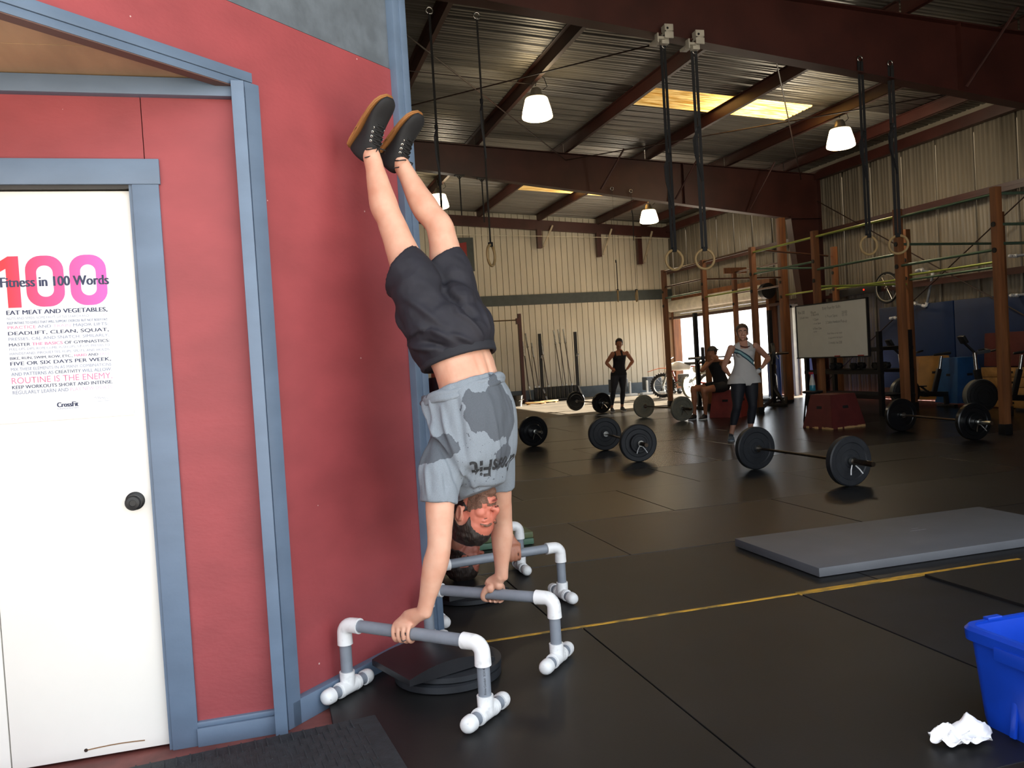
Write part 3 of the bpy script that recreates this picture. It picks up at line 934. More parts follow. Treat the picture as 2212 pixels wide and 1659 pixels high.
for s, y, z, h, w in (('Easy Fran for Skills', 11.9, 1.79, .06, .45), ('Row 500', 12.56, 1.77, .05, .18), ('15 Double Unders', 12.52, 1.69, .035, .24), ('Warm', 12.22, 1.76, .04, .14), ('3 Rounds', 12.2, 1.72, .04, .2),
                      ('1 Clean', 12.16, 1.64, .035, .14), ('1 Front Squat', 12.16, 1.57, .035, .2), ('1x Power Clean', 12.17, 1.49, .04, .22), ('only', 12.16, 1.44, .03, .09),
                      ('1. Front Squat', 11.83, 1.66, .05, .3), ('2. Deficit Handstand Push-up', 11.83, 1.56, .055, .52), ('20:00', 11.42, 1.71, .04, .12), ('155 / 105', 11.42, 1.67, .035, .12),
                      ('Every minute on the minute', 11.8, 1.39, .04, .36), ('6 reps across the board', 11.78, 1.32, .04, .34), ('3 rounds, rest 2:00', 11.78, 1.24, .045, .33)):
    scrawl(s, y, z, h, w)
mb = MB().bx(WX-.028, WX-.01, WY0+.1, WY0+.22, 1.04, 1.055).bx(WX-.028, WX-.01, 11.5, 11.62, 1.04, 1.055)
mb.out('marker_pen', mat('red marker', '9a2f2a', .5), wb, 0)

# ------------------------------------------------------------------ barbells
PLATE = mat('black bumper rubber', '1e2126', .55, var=.2, scale=(14, 14, 14), bump=.05, bscale=(90, 90, 90))
PLATEG = mat('grey bumper rubber', '747468', .55, var=.1, scale=(10, 10, 10))
PLATEK = mat('gloss black bumper', '101215', .25, var=.2)
def plate_profile(R, w):
    h = w/2
    return [(.026, -h*.75), (.055, -h*.8), (.06, -h*.62), (R*.45, -h*.62), (R*.47, -h*.75), (R*.72, -h*.75), (R*.76, -h*.95), (R*.95, -h), (R, -h*.75), (R, h*.75), (R*.95, h), (R*.76, h*.95), (R*.72, h*.75), (R*.47, h*.75), (R*.45, h*.62), (.06, h*.62), (.055, h*.8), (.026, h*.75), (.026, -h*.75)]
def barbell(p0, p1, label, plates=((.225, .075),), m=None, rot=0.0, clip=True, z=None, half=1.02, group='loaded barbells on the gym floor'):
    """a bar whose inner plates' ground points are p0 and p1; sleeves beyond"""
    m = m or PLATE
    a, b = V((*p0, 0)), V((*p1, 0))
    d = (b-a).normalized()
    R0 = max(r for r, _ in plates)
    zc = R0 if z is None else z
    c = (a+b)/2
    c.z = zc
    t = thing('barbell', label, 'barbell', (c.x, c.y, 0 if z is None else zc), 0, group)
    MB().cone(c-d*.66, c+d*.66, .0142, None, 12).out('bar', BARSTEEL, t)
    for sg in (-1, 1):
        e = d*sg
        s = MB().lathe([(0, .64), (.036, .64), (.036, .672), (.0255, .675), (.0255, half-.012), (.022, half), (0, half)], mat4(c, frame(e)), 18).out('sleeve', CHROME if m is PLATEK or sg < 0 else BARSTEEL, t)
        x = .675
        for R, w in plates:
            MB().lathe(plate_profile(R, w), mat4(c+e*(x+w/2)+V((0, 0, R-R0 if z is None else 0))*0, frame(e)), 40).out('bumper_plate', m, t, 30)
            x += w+.002
        if clip:
            mb = MB().lathe([(.026, x), (.036, x), (.038, x+.02), (.036, x+.035), (.026, x+.035)], mat4(c, frame(e)), 18)
            mb.out('spring_collar', CHROME, t)
            mb = MB()
            for dx in (-.05, .05):
                q = c+e*(x+.02)
                sd_ = frame(e, (0, 0, 1))
                mb.tube([q+V((0, 0, -.03))+sd_.col[1]*dx*.3, q+V((0, 0, -.07))+sd_.col[1]*dx*.9+e*.02, q+V((0, 0, -.11))+sd_.col[1]*dx*1.3+e*.04], .006, 6)
            mb.out('clip_handle', WHITEP if m is PLATE else CHROME, t)
    return t
bA = barbell((4.86, 7.87), (4.92, 6.5), 'nearest barbell with black plates and white clip handles, by the grey mat')
bB = barbell((4.32, 10.75), (4.17, 9.33), 'black barbell lying closest to the handstander\'s right, one plate seen almost face on', ((.225, .075), (.115, .04)))
bC = barbell((6.91, 18.85), (6.99, 17.5), 'distant barbell with black plates at the feet of the woman in the black tank top', ((.225, .07), (.11, .035)), PLATEK)
bD = barbell((7.05, 15.38), (7.15, 14.0), 'barbell with worn grey plates beside the seated person', ((.225, .06),), PLATEG)
bE = barbell((8.28, 9.75), (8.12, 8.33), 'shiny black barbell lying in front of the bikes and timber posts', ((.225, .07), (.115, .04)), PLATEK)
bF = barbell((3.56, 13.4), (3.70, 12.05), 'barbell mostly hidden behind the handstander\'s shirt, one black plate showing', ((.225, .06), (.11, .04)), PLATEK)

# ------------------------------------------------------------------ tapered plyometric boxes
def plyo(name, label, m, base, top, h, yaw, loc, z=0, hole=True, chips=False, group='tapered jump boxes'):
    t = thing(name, label, 'jump box', (*loc, z), yaw, group)
    M = mat4((*loc, z), rotz(yaw))
    (bx_, by_), (tx, ty) = base, top
    vs = [M@V((sx*bx_/2, sy*by_/2, 0)) for sx, sy in ((-1, -1), (1, -1), (1, 1), (-1, 1))]+[M@V((sx*tx/2, sy*ty/2, h)) for sx, sy in ((-1, -1), (1, -1), (1, 1), (-1, 1))]
    mb = MB()
    mb._faces(vs, [(3, 2, 1, 0), (4, 5, 6, 7)]+[(i, (i+1) % 4, 4+(i+1) % 4, 4+i) for i in range(4)])
    bmesh.ops.bevel(mb.bm, geom=list(mb.bm.edges), offset=.006, segments=2, affect='EDGES')
    mb.out('box_body', m, t, 30)
    if hole:
        HD = mat('dark hand hole', '14100f', .8)
        for ax in (0, 1):
            for sg in (-1, 1):
                f = .62
                hw = ((bx_, by_)[ax]*(1-f)+(tx, ty)[ax]*f)/2
                p = V((0, 0, h*f))
                p[ax] = sg*(hw-.004)
                sz = [.11, .11, .045]
                sz[ax] = .012
                tilt = math.atan2(((bx_, by_)[ax]-(tx, ty)[ax])/2, h)
                rm = Matrix.Rotation(-tilt*sg, 3, 'Y') if ax == 0 else Matrix.Rotation(tilt*sg, 3, 'X')
                MB().box(M@p, sz, rotz(yaw)@rm, .01).out('hand_hole', HD, t, 30)
    if chips:
        mb = MB()
        r = random.Random(3)
        for (ax, sg) in ((0, -1), (1, -1)):
            L = (by_, bx_)[ax]
            for k in range(9):
                p = V((0, 0, .012))
                p[ax] = sg*((bx_, by_)[ax]/2-.003)
                p[1-ax] = (r.random()-.5)*L*.95
                sz = [r.uniform(.03, .09)]*3
                sz[ax] = .008
                sz[2] = r.uniform(.012, .04)
                mb.box(M@p, sz, rotz(yaw), .003)
        mb.out('chipped_edge', mat('bare ply', 'c19a67', .7), t, 30)
    return t
BOXRED = mat('dark red box paint', '5c2320', .55, var=.15)
plyo('jump_box', 'dark red tapered jump box with chipped base in front of the whiteboard', BOXRED, (.66, .62), (.47, .42), .5, .12, (8.12, 10.98), 0, True, True)
plyo('jump_box', 'red jump box the person in the cap sits on', mat('red box paint', '7a2a22', .55, var=.15), (.62, .6), (.5, .48), .5, .72, (8.2, 14.1))
plyo('jump_box', 'yellow jump box behind the bikes', mat('yellow box paint', 'a87424', .5), (.7, .62), (.5, .45), .78, -.5, (11.75, 12.98), .12)
plyo('jump_box', 'blue jump box with hand hole between the bikes', mat('blue box paint', '24507e', .5), (.62, .6), (.4, .42), .8, -.1, (11.86, 12.42), .06)
plyo('jump_box', 'dark red box topping the stack of wooden steps behind the nearer bike', BOXRED, (1.0, .55), (.96, .5), .56, 1.52, (11.93, 11.2), .70)
t = thing('wooden_step_stack', 'stack of tan plywood step sections under the dark red box', 'step', (11.95, 11.2, 0))
for k in range(4):
    MB().bx(11.66, 12.22, 10.65, 11.75, .02+.168*k, .02+.168*k+.16, .004).out('step_section', PLY, t, 30)
    MB().bx(11.655, 11.662, 11.11, 11.29, .08+.168*k, .115+.168*k).out('hand_slot', mat('dark hand hole', '14100f', .8), t, 0)

# ------------------------------------------------------------------ blue wall pad
t = thing('wall_pad', 'long blue vinyl pad covering the lower side wall behind the bikes', 'wall pad', (12.3, 12.5, .3))
BLUEPAD = mat('blue vinyl', '122c54', .42, var=.08)
for y0, y1 in ((9.0, 10.95), (10.97, 12.92), (12.94, 14.93)):
    MB().bx(12.26, 12.37, y0, y1, .25, 1.9, .02).out('pad_panel', BLUEPAD, t, 30)

# ------------------------------------------------------------------ grey slab mat, small green mat, door mat
t = tag(MB().bx(2.86, 4.84, 4.06, 4.95, .003, .055, .006).out('foam_mat', mat('grey vinyl slab', '585a5f', .55, var=.06, scale=(4, 4, 4), bump=.05, bscale=(120, 120, 120)), None, 30), 'thick grey slab mat lying flat on the black floor', 'mat')
mb = MB().bx(3.9, 4.02, 4.55, 4.553, .0552, .0556).bx(3.95, 4.0, 4.6, 4.602, .0552, .0556)
mb.out('scratch', mat('pale scratch', '9aa0a8', .6), t, 0)
t = thing('folded_mat', 'small green folded mat behind the handstander\'s head', 'mat', (1.35, 5.95, 0))
GM = mat('faded green vinyl', '4b6a56', .5, var=.1)
MB().bx(1.0, 1.72, 5.72, 6.5, .003, .045, .008).out('mat_layer', GM, t, 30)
MB().bx(1.0, 1.72, 5.73, 6.5, .047, .09, .008).out('mat_layer', mat('olive vinyl', '55603f', .5), t, 30)
t = thing('door_mat', 'black ribbed rubber door mat below the white door', 'door mat', (-.5, 2.8, 0), .1)
DMAT = mat('door mat rubber', '23282c', .7, var=.25, scale=(40, 40, 40), bump=.2, bscale=(150, 150, 60))
R6 = rotz(.105)
def rm_(x, y, z): return V((.30, 3.215, 0))+R6@V((x, y, z))
MB().box(rm_(-1.1, -.6, .001), (2.2, 1.2, .018), R6, .004).out('mat_sheet', DMAT, t, 30)
MB().box(rm_(-1.12, -.62, .009), (2.1, 1.08, .012), R6, .004).out('mat_field', DMAT, t, 30)
mb = MB()
r = random.Random(5)
for i in range(95):
    x = -.075-i*.0215
    for j in range(9):
        y = -.1-j*.115+(.05 if i % 2 else 0)
        mb.box(rm_(x+r.uniform(-.002, .002), y, .0155), (.005, .06+r.uniform(0, .02), .003), R6)
o = mb.out('ribbing', DMAT, t, 0)
o['kind'] = 'stuff'
# ------------------------------------------------------------------ parallettes of plastic pipe
def pipe_tee(mb, c, out_dir, up, r):
    pass
def parallette(label, c0, d, L, h=.288, half=.145, name='parallette', group='pipe parallettes on the floor', tag_text=False, M=None):
    """bar along d (unit) starting at ground point c0; L long; feet across; own frame so it can hang too"""
    d = V((*d, 0)).normalized()
    f = V((-d.y, d.x, 0))
    up = V((0, 0, 1))
    c0 = V((*c0, 0))
    rp, rf = .0241, .0298
    M = M or Matrix.Identity(4)
    X = lambda a, b, z: M@(c0+d*a+f*b+up*z)
    base = M@(c0+d*(L/2))
    t = thing(name, label, 'parallette', base, 0, group)
    MB().cone(X(.03, 0, h), X(L-.03, 0, h), rp, None, 20).out('grip_bar', GREYPIPE, t)
    for e, sg in ((0, 1), (L, -1)):
        # elbow
        mb = MB()
        pts = [X(e+sg*.082, 0, h), X(e+sg*.04, 0, h)]
        for k in range(1, 7):
            a = k/7*PI/2
            pts.append(X(e+sg*(.038-.038*math.sin(a)), 0, h-.038+.038*math.cos(a)))
        pts += [X(e, 0, h-.04), X(e, 0, h-.082)]
        mb.tube(pts, [rf*1.05, rf*1.0]+[rf]*6+[rf, rf*1.05], 20)
        mb.out('elbow_fitting', WHITEP, t)
        MB().cone(X(e, 0, h-.07), X(e, 0, .07), rp, None, 20).out('upright', GREYPIPE, t)
        mb = MB().cone(X(e, 0, .095), X(e, 0, .035), rf*1.04, rf, 20).cone(X(e, -.06, rf+.003), X(e, .06, rf+.003), rf, None, 20)
        for q in (-1, 1): mb.cone(X(e, q*.052, rf+.003), X(e, q*.040, rf+.003), rf*1.05, None, 20)
        mb.out('tee_fitting', WHITEP, t, 40)
        MB().cone(X(e, -half+.02, rf+.003), X(e, half-.02, rf+.003), rp, None, 20).out('foot_pipe', GREYPIPE, t)
        for q in (-1, 1):
            mb = MB().lathe([(0, .0), (.016, .002), (.025, .009), (.0295, .02), (rf*1.03, .03), (rf*1.03, .050), (rp, .050)], mat4(X(e, q*half, rf+.003), M.to_3x3()@frame(f*-q)), 20)
            cap = mb.out('end_cap', CAPM, t)
    return t, X
CAPM = mat('scuffed white cap', 'dedfe0', .45, scale=(60, 60, 60), col2='a5a7a9', th=(.62, .75))
def wall_par(t, s0, L, label, tx=False):
    p = W3(s0, t, 0)
    return parallette(label, (p.x, p.y), (DU.x, DU.y), L)
par1, X1 = wall_par(.333, -.022, .66, 'nearest pipe parallette, gripped by the hand with the dark ring')
q0, q1 = W3(.0, .875, 0), W3(.628, .925, 0)
par2, X2 = parallette('second pipe parallette, under the handstander\'s other hand', (q0.x, q0.y), (q1.x-q0.x, q1.y-q0.y), .63)
par3, X3 = parallette('third pipe parallette, whose bar crosses in front of the upside-down face near the floor', (.742, 4.255), (.992, .125), .713)
par4, X4 = parallette('pipe parallette furthest back, beside the green mat', (.77, 5.03), (1, .0), .65)
# print on the near upright and elbows
def pipe_text(s, P, x, y, n, h, w, m, parent):
    Mx = mat4(P, Matrix((x, y, n)).transposed())
    me = fit(text_mesh(s, 1, None, .0), Mx, w, h)
    me.materials.append(m)
    link('pipe_print', me, parent)
PRINT = mat('black print', '26262a', .6)
nrm = (V((0, 0, 0))-V((X1(.66, 0, 0).x, X1(.66, 0, 0).y, 0))).normalized()
sx = nrm.cross(V((0, 0, 1)))
pipe_text('Prime Conduit  SCH 40', X1(.66, 0, .105)+nrm*.0246-sx*.006, V((0, 0, 1)), -(-sx), nrm, .008, .10, PRINT, par1)

# ------------------------------------------------------------------ plates and head mats under the handstanders
def floor_plate(x, y, z, R, w, label, group='bumper plates under the head mats', tilt=0):
    t = thing('bumper_plate', label, 'weight plate', (x, y, z), 0, group)
    MB().lathe(plate_profile(R, w), mat4((x, y, z+w/2)), 48).out('rubber_disc', PLATE, t, 30)
    MB().lathe([(.026, -w*.4), (.034, -w*.4), (.034, w*.4), (.026, w*.4), (.026, -w*.4)], mat4((x, y, z+w/2)), 24).out('steel_hub', CHROME, t, 30)
    return t
pc = W3(.245, .66, 0)
floor_plate(pc.x, pc.y, .002, .225, .034, 'thin black bumper plate flat on the floor under the near head mat', 'black plates flat on the floor')
floor_plate(pc.x+.012, pc.y+.008, .037, .218, .028, 'black bumper plate lying on another plate, directly under the near head mat', 'black plates flat on the floor')
def head_mat(c, yaw, z, label, sc=1.0, tilt=.0):
    """curved sit-up pad: wedge with a domed top"""
    m3 = rotz(yaw)@Matrix.Rotation(tilt, 3, 'X')
    t = thing('head_mat', label, 'mat', (*c, z), yaw, 'wedge pads under the heads')
    n, k = 14, 9
    L, Wd = .36*sc, .29*sc
    P = lambda u, v, h: V((*c, z))+m3@V(((u-.5)*L, (v-.5)*Wd, h))
    top = [[P(i/n, j/k, .012+.05*math.sin(PI*min(1, (i/n)*.93+.07))**.8*(1-.12*abs(2*j/k-1)**3)) for j in range(k+1)] for i in range(n+1)]
    mb = MB()
    A = [[mb.bm.verts.new(q) for q in row] for row in top]
    B = [[mb.bm.verts.new(P(i/n, j/k, 0)) for j in range(k+1)] for i in range(n+1)]
    for i in range(n):
        for j in range(k):
            mb.bm.faces.new((A[i][j], A[i+1][j], A[i+1][j+1], A[i][j+1]))
            mb.bm.faces.new((B[i][j], B[i][j+1], B[i+1][j+1], B[i+1][j]))
    for i in range(n):
        mb.bm.faces.new((A[i][0], B[i][0], B[i+1][0], A[i+1][0]))
        mb.bm.faces.new((A[i][k], A[i+1][k], B[i+1][k], B[i][k]))
    for j in range(k):
        mb.bm.faces.new((A[0][j], A[0][j+1], B[0][j+1], B[0][j]))
        mb.bm.faces.new((A[n][j], B[n][j], B[n][j+1], A[n][j+1]))
    mb.out('pad', mat('black pad vinyl', '16171b', .38, var=.2, scale=(9, 9, 9)), t, 40)
    return t
hc = W3(.215, .60, 0)
head_mat((hc.x, hc.y), DA-.42, .068, 'black wedge pad on the plates under the near handstander', 1.12)
floor_plate(1.0, 4.66, .002, .21, .03, 'black bumper plate under the rear head mat, behind the second parallette bar', 'black plates flat on the floor')
head_mat((1.0, 4.66), .2, .033, 'black wedge pad under the head touching the floor at the back', 1.0)

# ------------------------------------------------------------------ blue bin and crumpled paper
BLUEBIN = mat('blue bin plastic', '0f3fb4', .35, var=.08)
binr = thing('recycling_bin', 'bright blue plastic recycling bin at the edge of the mats', 'bin', (2.5, 2.05, 0))
def rrect(x0, x1, y0, y1, r, n=5):
    o = []
    for cx, cy, a in ((x1-r, y1-r, 0), (x0+r, y1-r, PI/2), (x0+r, y0+r, PI), (x1-r, y0+r, 1.5*PI)):
        o += [(cx+r*math.cos(a+k/n*PI/2), cy+r*math.sin(a+k/n*PI/2)) for k in range(n+1)]
    return o
def shell(mb, rings, flip=False):
    R = [[mb.bm.verts.new((x, y, z)) for x, y in poly] for poly, z in rings]
    n = len(R[0])
    for A, B in zip(R, R[1:]):
        for i in range(n): mb.bm.faces.new((A[i], A[(i+1) % n], B[(i+1) % n], B[i]))
    mb.bm.faces.new(R[0])
    return R
x0, x1, y0, y1 = 2.192, 2.64, 1.73, 2.345
def ringz(k, z, dz=0): return (rrect(x0+k, x1-k, y0+k, y1-k, .05-min(.03, abs(k)*.2)), z)
mb = MB()
shell(mb, [ringz(.036, .0), ringz(.031, .03), ringz(.010, .285), ringz(.010, .33), ringz(.016, .33), ringz(.052, .03), ringz(.06, .012)][0:4])
inner = [ringz(.042, .012), ringz(.016, .33)]
shell(mb, inner)
mb.out('tub', BLUEBIN, binr, 30)
mb = MB()
R = []
for k, z in ((.012, .292), (-.004, .288), (-.006, .322), (.002, .334), (.018, .334), (.016, .32)):
    R.append([mb.bm.verts.new((x, y, zz_)) for (x, y), zz_ in zip(*[ringz(k, z)[0], [z]*24])])
for A, B in zip(R, R[1:]):
    for i in range(24): mb.bm.faces.new((A[i], A[(i+1) % 24], B[(i+1) % 24], B[i]))
mb.out('rim', BLUEBIN, binr, 30)
for yy in (1.95, 2.16):
    MB().box((x0+.030, yy, .13), (.012, .022, .24), Matrix.Rotation(.13, 3, 'Y'), .004).out('side_rib', BLUEBIN, binr, 30)
MB().bx(x0-.012, x0+.006, 1.93, 2.2, .255, .3, .006).out('grip_lip', BLUEBIN, binr, 30)
MB().bx(x0+.10, x0+.16, y1-.02, y1+.004, .33, .342, .003).out('lid_catch', BLUEBIN, binr, 30)
paper = MB()
bmesh.ops.create_grid(paper.bm, x_segments=30, y_segments=30, size=.5)
r = random.Random(11)
for v in paper.bm.verts:
    x, y = v.co.x*math.sqrt(1-2*v.co.y**2), v.co.y*math.sqrt(1-2*v.co.x**2)
    p = V((x*3.2+3.3, y*3.2, 1.7))
    f1 = 1-abs(noise.noise(p))*2
    f2 = 1-abs(noise.noise(p*2.3+V((4, 1, 0))))*2
    h = .012+.022*max(0, f1)+.007*f2
    lobe = .075*math.exp(-((x-.22)**2+(y-.15)**2)/.03)+.035*math.exp(-((x+.2)**2+(y-.05)**2)/.04)
    ang = .9*x
    v.co = V((x*.21+.02*noise.noise(p*1.3+V((9, 0, 0))), y*.12+.02*noise.noise(p*1.3+V((0, 9, 0))), max(.003, h+lobe-.008)))
paper.bm.transform(mat4((2.06, 2.225, 0), rotz(-.25)))
po = paper.out('crumpled_paper', mat('white tissue', 'eeeef0', .8, var=.02), None, 25)
sm = po.modifiers.new('thickness', 'SOLIDIFY')
sm.thickness = .0012
tag(po, 'crumpled white paper towel on the floor beside the blue bin', 'paper')

# ------------------------------------------------------------------ exercise bikes
def make_bike():
    t = thing('exercise_bike', '', 'exercise bike', (0, 0, 0), 0, 'exercise bikes by the blue pad', False)
    def P(name, mb, m, sm=35): return link(name, mb.mesh(name, m, sm), t)
    mb = MB().lathe([(0, -.09), (.19, -.09), (.245, -.075), (.245, .075), (.19, .09), (0, .09)], mat4((-.24, 0, .31), frame((0, 1, 0))), 36)
    P('fan_housing', mb, BLACKP)
    mb = MB()
    for sg in (-1, 1):
        for R in (.1, .16, .22): mb.torus((-.24, sg*.092, .31), R, .006, (0, 1, 0), 28, 6)
    P('fan_grille', mb, BLACK)
    P('fan_rim', MB().lathe([(.245, -.045), (.258, -.045), (.258, .045), (.245, .045), (.245, -.045)], mat4((-.24, 0, .31), frame((0, 1, 0))), 36), mat('grey rim', '77776f', .4, .3))
    P('frame', MB().beam((-.38, 0, .3), (.55, 0, .22), .07, .09, (0, 0, 1), .01).beam((-.2, 0, .3), (-.28, 0, .72), .07, .09, (1, 0, 0), .01).beam((.3, 0, .25), (.42, 0, .68), .06, .08, (1, 0, 0), .01), BLACK, 30)
    P('front_post', MB().cone((-.28, 0, .68), (-.30, 0, .98), .028, None, 12), CHROME)
    P('seat_post', MB().cone((.42, 0, .64), (.47, 0, .9), .026, None, 12), CHROME)
    P('saddle', MB().loft([((.34, 0, .93), .02, .018), ((.46, 0, .94), .05, .025), ((.6, 0, .95), .09, .03)], (0, 1, 0), 12, 3), BLACKP)
    P('handle_stem', MB().beam((-.3, 0, .97), (-.05, 0, .99), .04, .05, (0, 0, 1), .008), mat('grey handle', '55585c', .4, .4), 30)
    P('handlebar', MB().tube([(-.1, -.22, 1.0), (-.0, -.2, 1.02), (-.02, 0, .99), (0, .2, 1.02), (-.1, .22, 1.0)], .017, 8), BLACKP)
    P('monitor_arm', MB().beam((-.3, 0, .98), (-.46, 0, 1.14), .03, .03), BLACKP, 30)
    P('monitor', MB().box((-.48, 0, 1.19), (.05, .16, .13), Matrix.Rotation(-.5, 3, 'Y'), .012), BLACKP, 30)
    P('front_foot', MB().bx(-.45, -.38, -.28, .28, .0, .05, .01).beam((-.41, 0, .04), (-.38, 0, .2), .06, .06), BLACK, 30)
    P('rear_foot', MB().bx(.5, .57, -.26, .26, .0, .05, .01).beam((.53, 0, .04), (.52, 0, .25), .06, .06), BLACK, 30)
    mb = MB().cone((.12, -.12, .3), (.12, .12, .3), .02, None, 8)
    for sg in (-1, 1): mb.beam((.12, sg*.1, .3), (.12+sg*.12, sg*.1, .3-sg*.1), .02, .03).box((.12+sg*.12, sg*.16, .3-sg*.1), (.1, .09, .02))
    P('crank_and_pedals', mb, BLACK, 30)
    return t
bike0 = make_bike()
for i, (x, y, r_, l) in enumerate(((11.0, 12.5, -.18, 'exercise bike whose seat post stands in front of the yellow box'), (10.78, 10.62, -.2, 'exercise bike with monitor raised before the dark red box and blue box'), (10.75, 9.35, -.1, 'exercise bike cut off by the edge of the picture behind the last timber post'))):
    o = bike0 if i == 0 else again(bike0, (x, y, 0), r_, l)
    o.location = (x, y, 0)
    o.rotation_euler = (0, 0, r_)
    o['label'] = l

# ------------------------------------------------------------------ things hung on the side wall
t = thing('bicycle_wheel', 'bicycle wheel hanging on the side wall above the whiteboard corner', 'wheel', (12.15, 14.5, 2.29))
MB().torus((12.12, 14.5, 2.29), .3, .022, (1, .1, 0), 36, 8).out('tyre', BLACKP, t, 180)
MB().torus((12.12, 14.5, 2.29), .272, .012, (1, .1, 0), 36, 6).out('wheel_rim', mat('pale rim', 'aaa79a', .4, .3), t, 180)
mb = MB()
for k in range(18):
    a = k/18*2*PI
    mb.cone((12.12, 14.5, 2.29), (12.12, 14.5+.27*math.cos(a), 2.29+.27*math.sin(a)), .002, None, 4)
mb.cone((12.08, 14.5, 2.29), (12.16, 14.5, 2.29), .02, None, 10)
mb.out('spokes', CHROME, t)
MB().cone((12.4, 14.5, 2.56), (12.08, 14.5, 2.56), .008, None, 6).out('wall_hook', BLACK, t)
def hung(label, y, z, roll, tilt):
    # parallette laid out near the origin, then stood against the wall on its feet
    M = mat4((12.14, y, z))@Matrix.Rotation(roll, 4, 'X')@Matrix.Rotation(PI/2, 4, 'Y')@Matrix.Rotation(tilt, 4, 'X')
    return parallette(label, (-.33, 0), (1, 0), .66, .3, .14, 'parallette', 'pipe parallettes hung on the side wall', M=M)
hung('pipe parallette hung slanting on the side wall over the blue pad', 13.75, 2.24, .33, 1.2)
hung('pipe parallette hung on the side wall beyond the last timber post', 11.5, 2.2, .02, 1.3)
hung('pipe parallette hung on the side wall behind the bicycle wheel', 14.35, 2.0, .2, 1.2)
t = thing('led_timer', 'dark wall timer box with a small red light, above the whiteboard', 'timer', (12.25, 15.3, 2.25))
MB().bx(12.12, 12.2, 14.75, 16.0, 2.23, 2.38, .01).out('timer_case', BLACKP, t, 30)
MB().bx(12.112, 12.12, 15.17, 15.2, 2.3, 2.33).out('red_light', emit('red light', 'ff2a18', 3), t, 0)

# ------------------------------------------------------------------ storage rack and clutter behind the whiteboard
t = thing('storage_rack', 'black steel storage rack behind the whiteboard and red box', 'rack', (10.05, 12.9, 0))
for x, y in ((9.75, 11.9), (10.35, 11.9), (9.75, 13.9), (10.35, 13.9)):
    MB().bx(x-.035, x+.035, y-.035, y+.035, 0, 1.4).out('upright', BLACK, t, 0)
for z in (.3, .72, 1.1):
    for x in (9.75, 10.35): MB().bx(x-.03, x+.03, 11.85, 13.95, z-.03, z+.03).out('shelf_rail', BLACK, t, 0)
    MB().bx(9.75, 10.35, 11.9, 13.9, z+.03, z+.04).out('shelf', BLACK, t, 0)
def dumbbell(c, yaw, R, label, group, m=BLACKP):
    m3 = rotz(yaw)
    t = thing('dumbbell', label, 'dumbbell', c, yaw, group)
    a = m3@V((1, 0, 0))
    c = V(c)+V((0, 0, R))
    MB().cone(c-a*.07, c+a*.07, .016, None, 10).out('handle', CHROME, t)
    for sg in (-1, 1):
        MB().lathe([(0, .065), (R*.85, .065), (R, .075), (R, .135), (R*.85, .145), (0, .145)], mat4(c, frame(a*sg)), 6).out('hex_head', m, t, 20)
for k in range(6):
    dumbbell((9.95+.2*(k % 2), 12.1+.3*k, .762), .1*k, .06, ('nearest', 'second nearest', 'third nearest', 'fourth nearest', 'fifth nearest', 'furthest')[k]+' black hex dumbbell on the shelf under the whiteboard', 'dumbbells on the dark rack')
t = thing('spray_bottle', 'spray bottle with red trigger and teal liquid standing beside the timber post', 'bottle', (8.52, 12.2, .47))
bp = V((8.5, 12.0, .50))
M = mat4(bp)
MB().lathe([(0, 0), (.045, .0), (.05, .01), (.048, .09), (.045, .1)], M, 16).out('liquid', mat('teal liquid', '2e7f95', .3), t)
MB().lathe([(.0485, .09), (.045, .12), (.03, .2), (.018, .24), (.016, .26), (0, .26)], M, 16).out('bottle', mat('clear grey plastic', 'b8b8b0', .3), t)
MB().box(bp+V((0, .02, .285)), (.03, .09, .035), None, .006).box(bp+V((0, .04, .25)), (.012, .012, .05)).out('trigger_head', mat('red trigger', 'a5303a', .4), t, 30)
tb = thing('stool', 'low black stool carrying the spray bottle behind the red box', 'stool', (8.5, 12.0, 0))
MB().lathe([(0, .46), (.15, .46), (.16, .475), (.16, .492), (.15, .5), (0, .5)], mat4((8.5, 12.0, 0)), 24).out('seat', BLACKP, tb)
for k in range(4):
    a = PI/4+k*PI/2
    MB().cone((8.5+.1*math.cos(a), 12+.1*math.sin(a), .46), (8.5+.16*math.cos(a), 12+.16*math.sin(a), 0), .014, None, 8).out('leg', BLACK, tb)

# squat rack with a loaded bar, seen left of the whiteboard and behind the seated person
def squat_stand(x, y, h, label, hook=1.25, group='black squat stand uprights'):
    t = thing('squat_stand', label, 'squat stand', (x, y, 0), 0, group)
    MB().bx(x-.038, x+.038, y-.038, y+.038, .02, h).out('upright', BLACK, t, 0)
    MB().bx(x-.03, x+.03, y-.45, y+.45, 0, .06, .004).out('base_rail', BLACK, t, 30)
    MB().beam((x, y-.38, .05), (x, y, .42), .05, .05).out('base_brace', BLACK, t, 0)
    MB().bx(x-.03, x+.03, y-.13, y-.03, hook-.03, hook, .003).bx(x-.03, x+.03, y-.14, y-.12, hook-.03, hook+.05, .003).out('bar_hook', CHROME, t, 30)
    mb = MB()
    for k in range(20): mb.cone((x, y-.0385, .5+k*.06), (x, y-.0395, .5+k*.06), .009, None, 8)
    mb.out('peg_holes', mat('dark hand hole', '14100f', .8), t, 0)
    return t
squat_stand(8.78, 16.35, 2.05, 'black squat stand upright between the dirt motorbike and the seated person', 1.075)
squat_stand(10.1, 15.6, 2.0, 'black squat stand upright behind the woman in the white tank top', 1.075)
barbell((8.75, 16.22), (10.15, 15.46), 'barbell racked on the squat stands behind the seated person', ((.225, .07),), PLATE, z=1.09, group='racked barbells')
barbell((10.15, 14.4), (9.75, 12.85), 'barbell racked behind the whiteboard, its dark plate edge showing', ((.225, .08), (.2, .05)), PLATE, z=1.36, group='racked barbells')

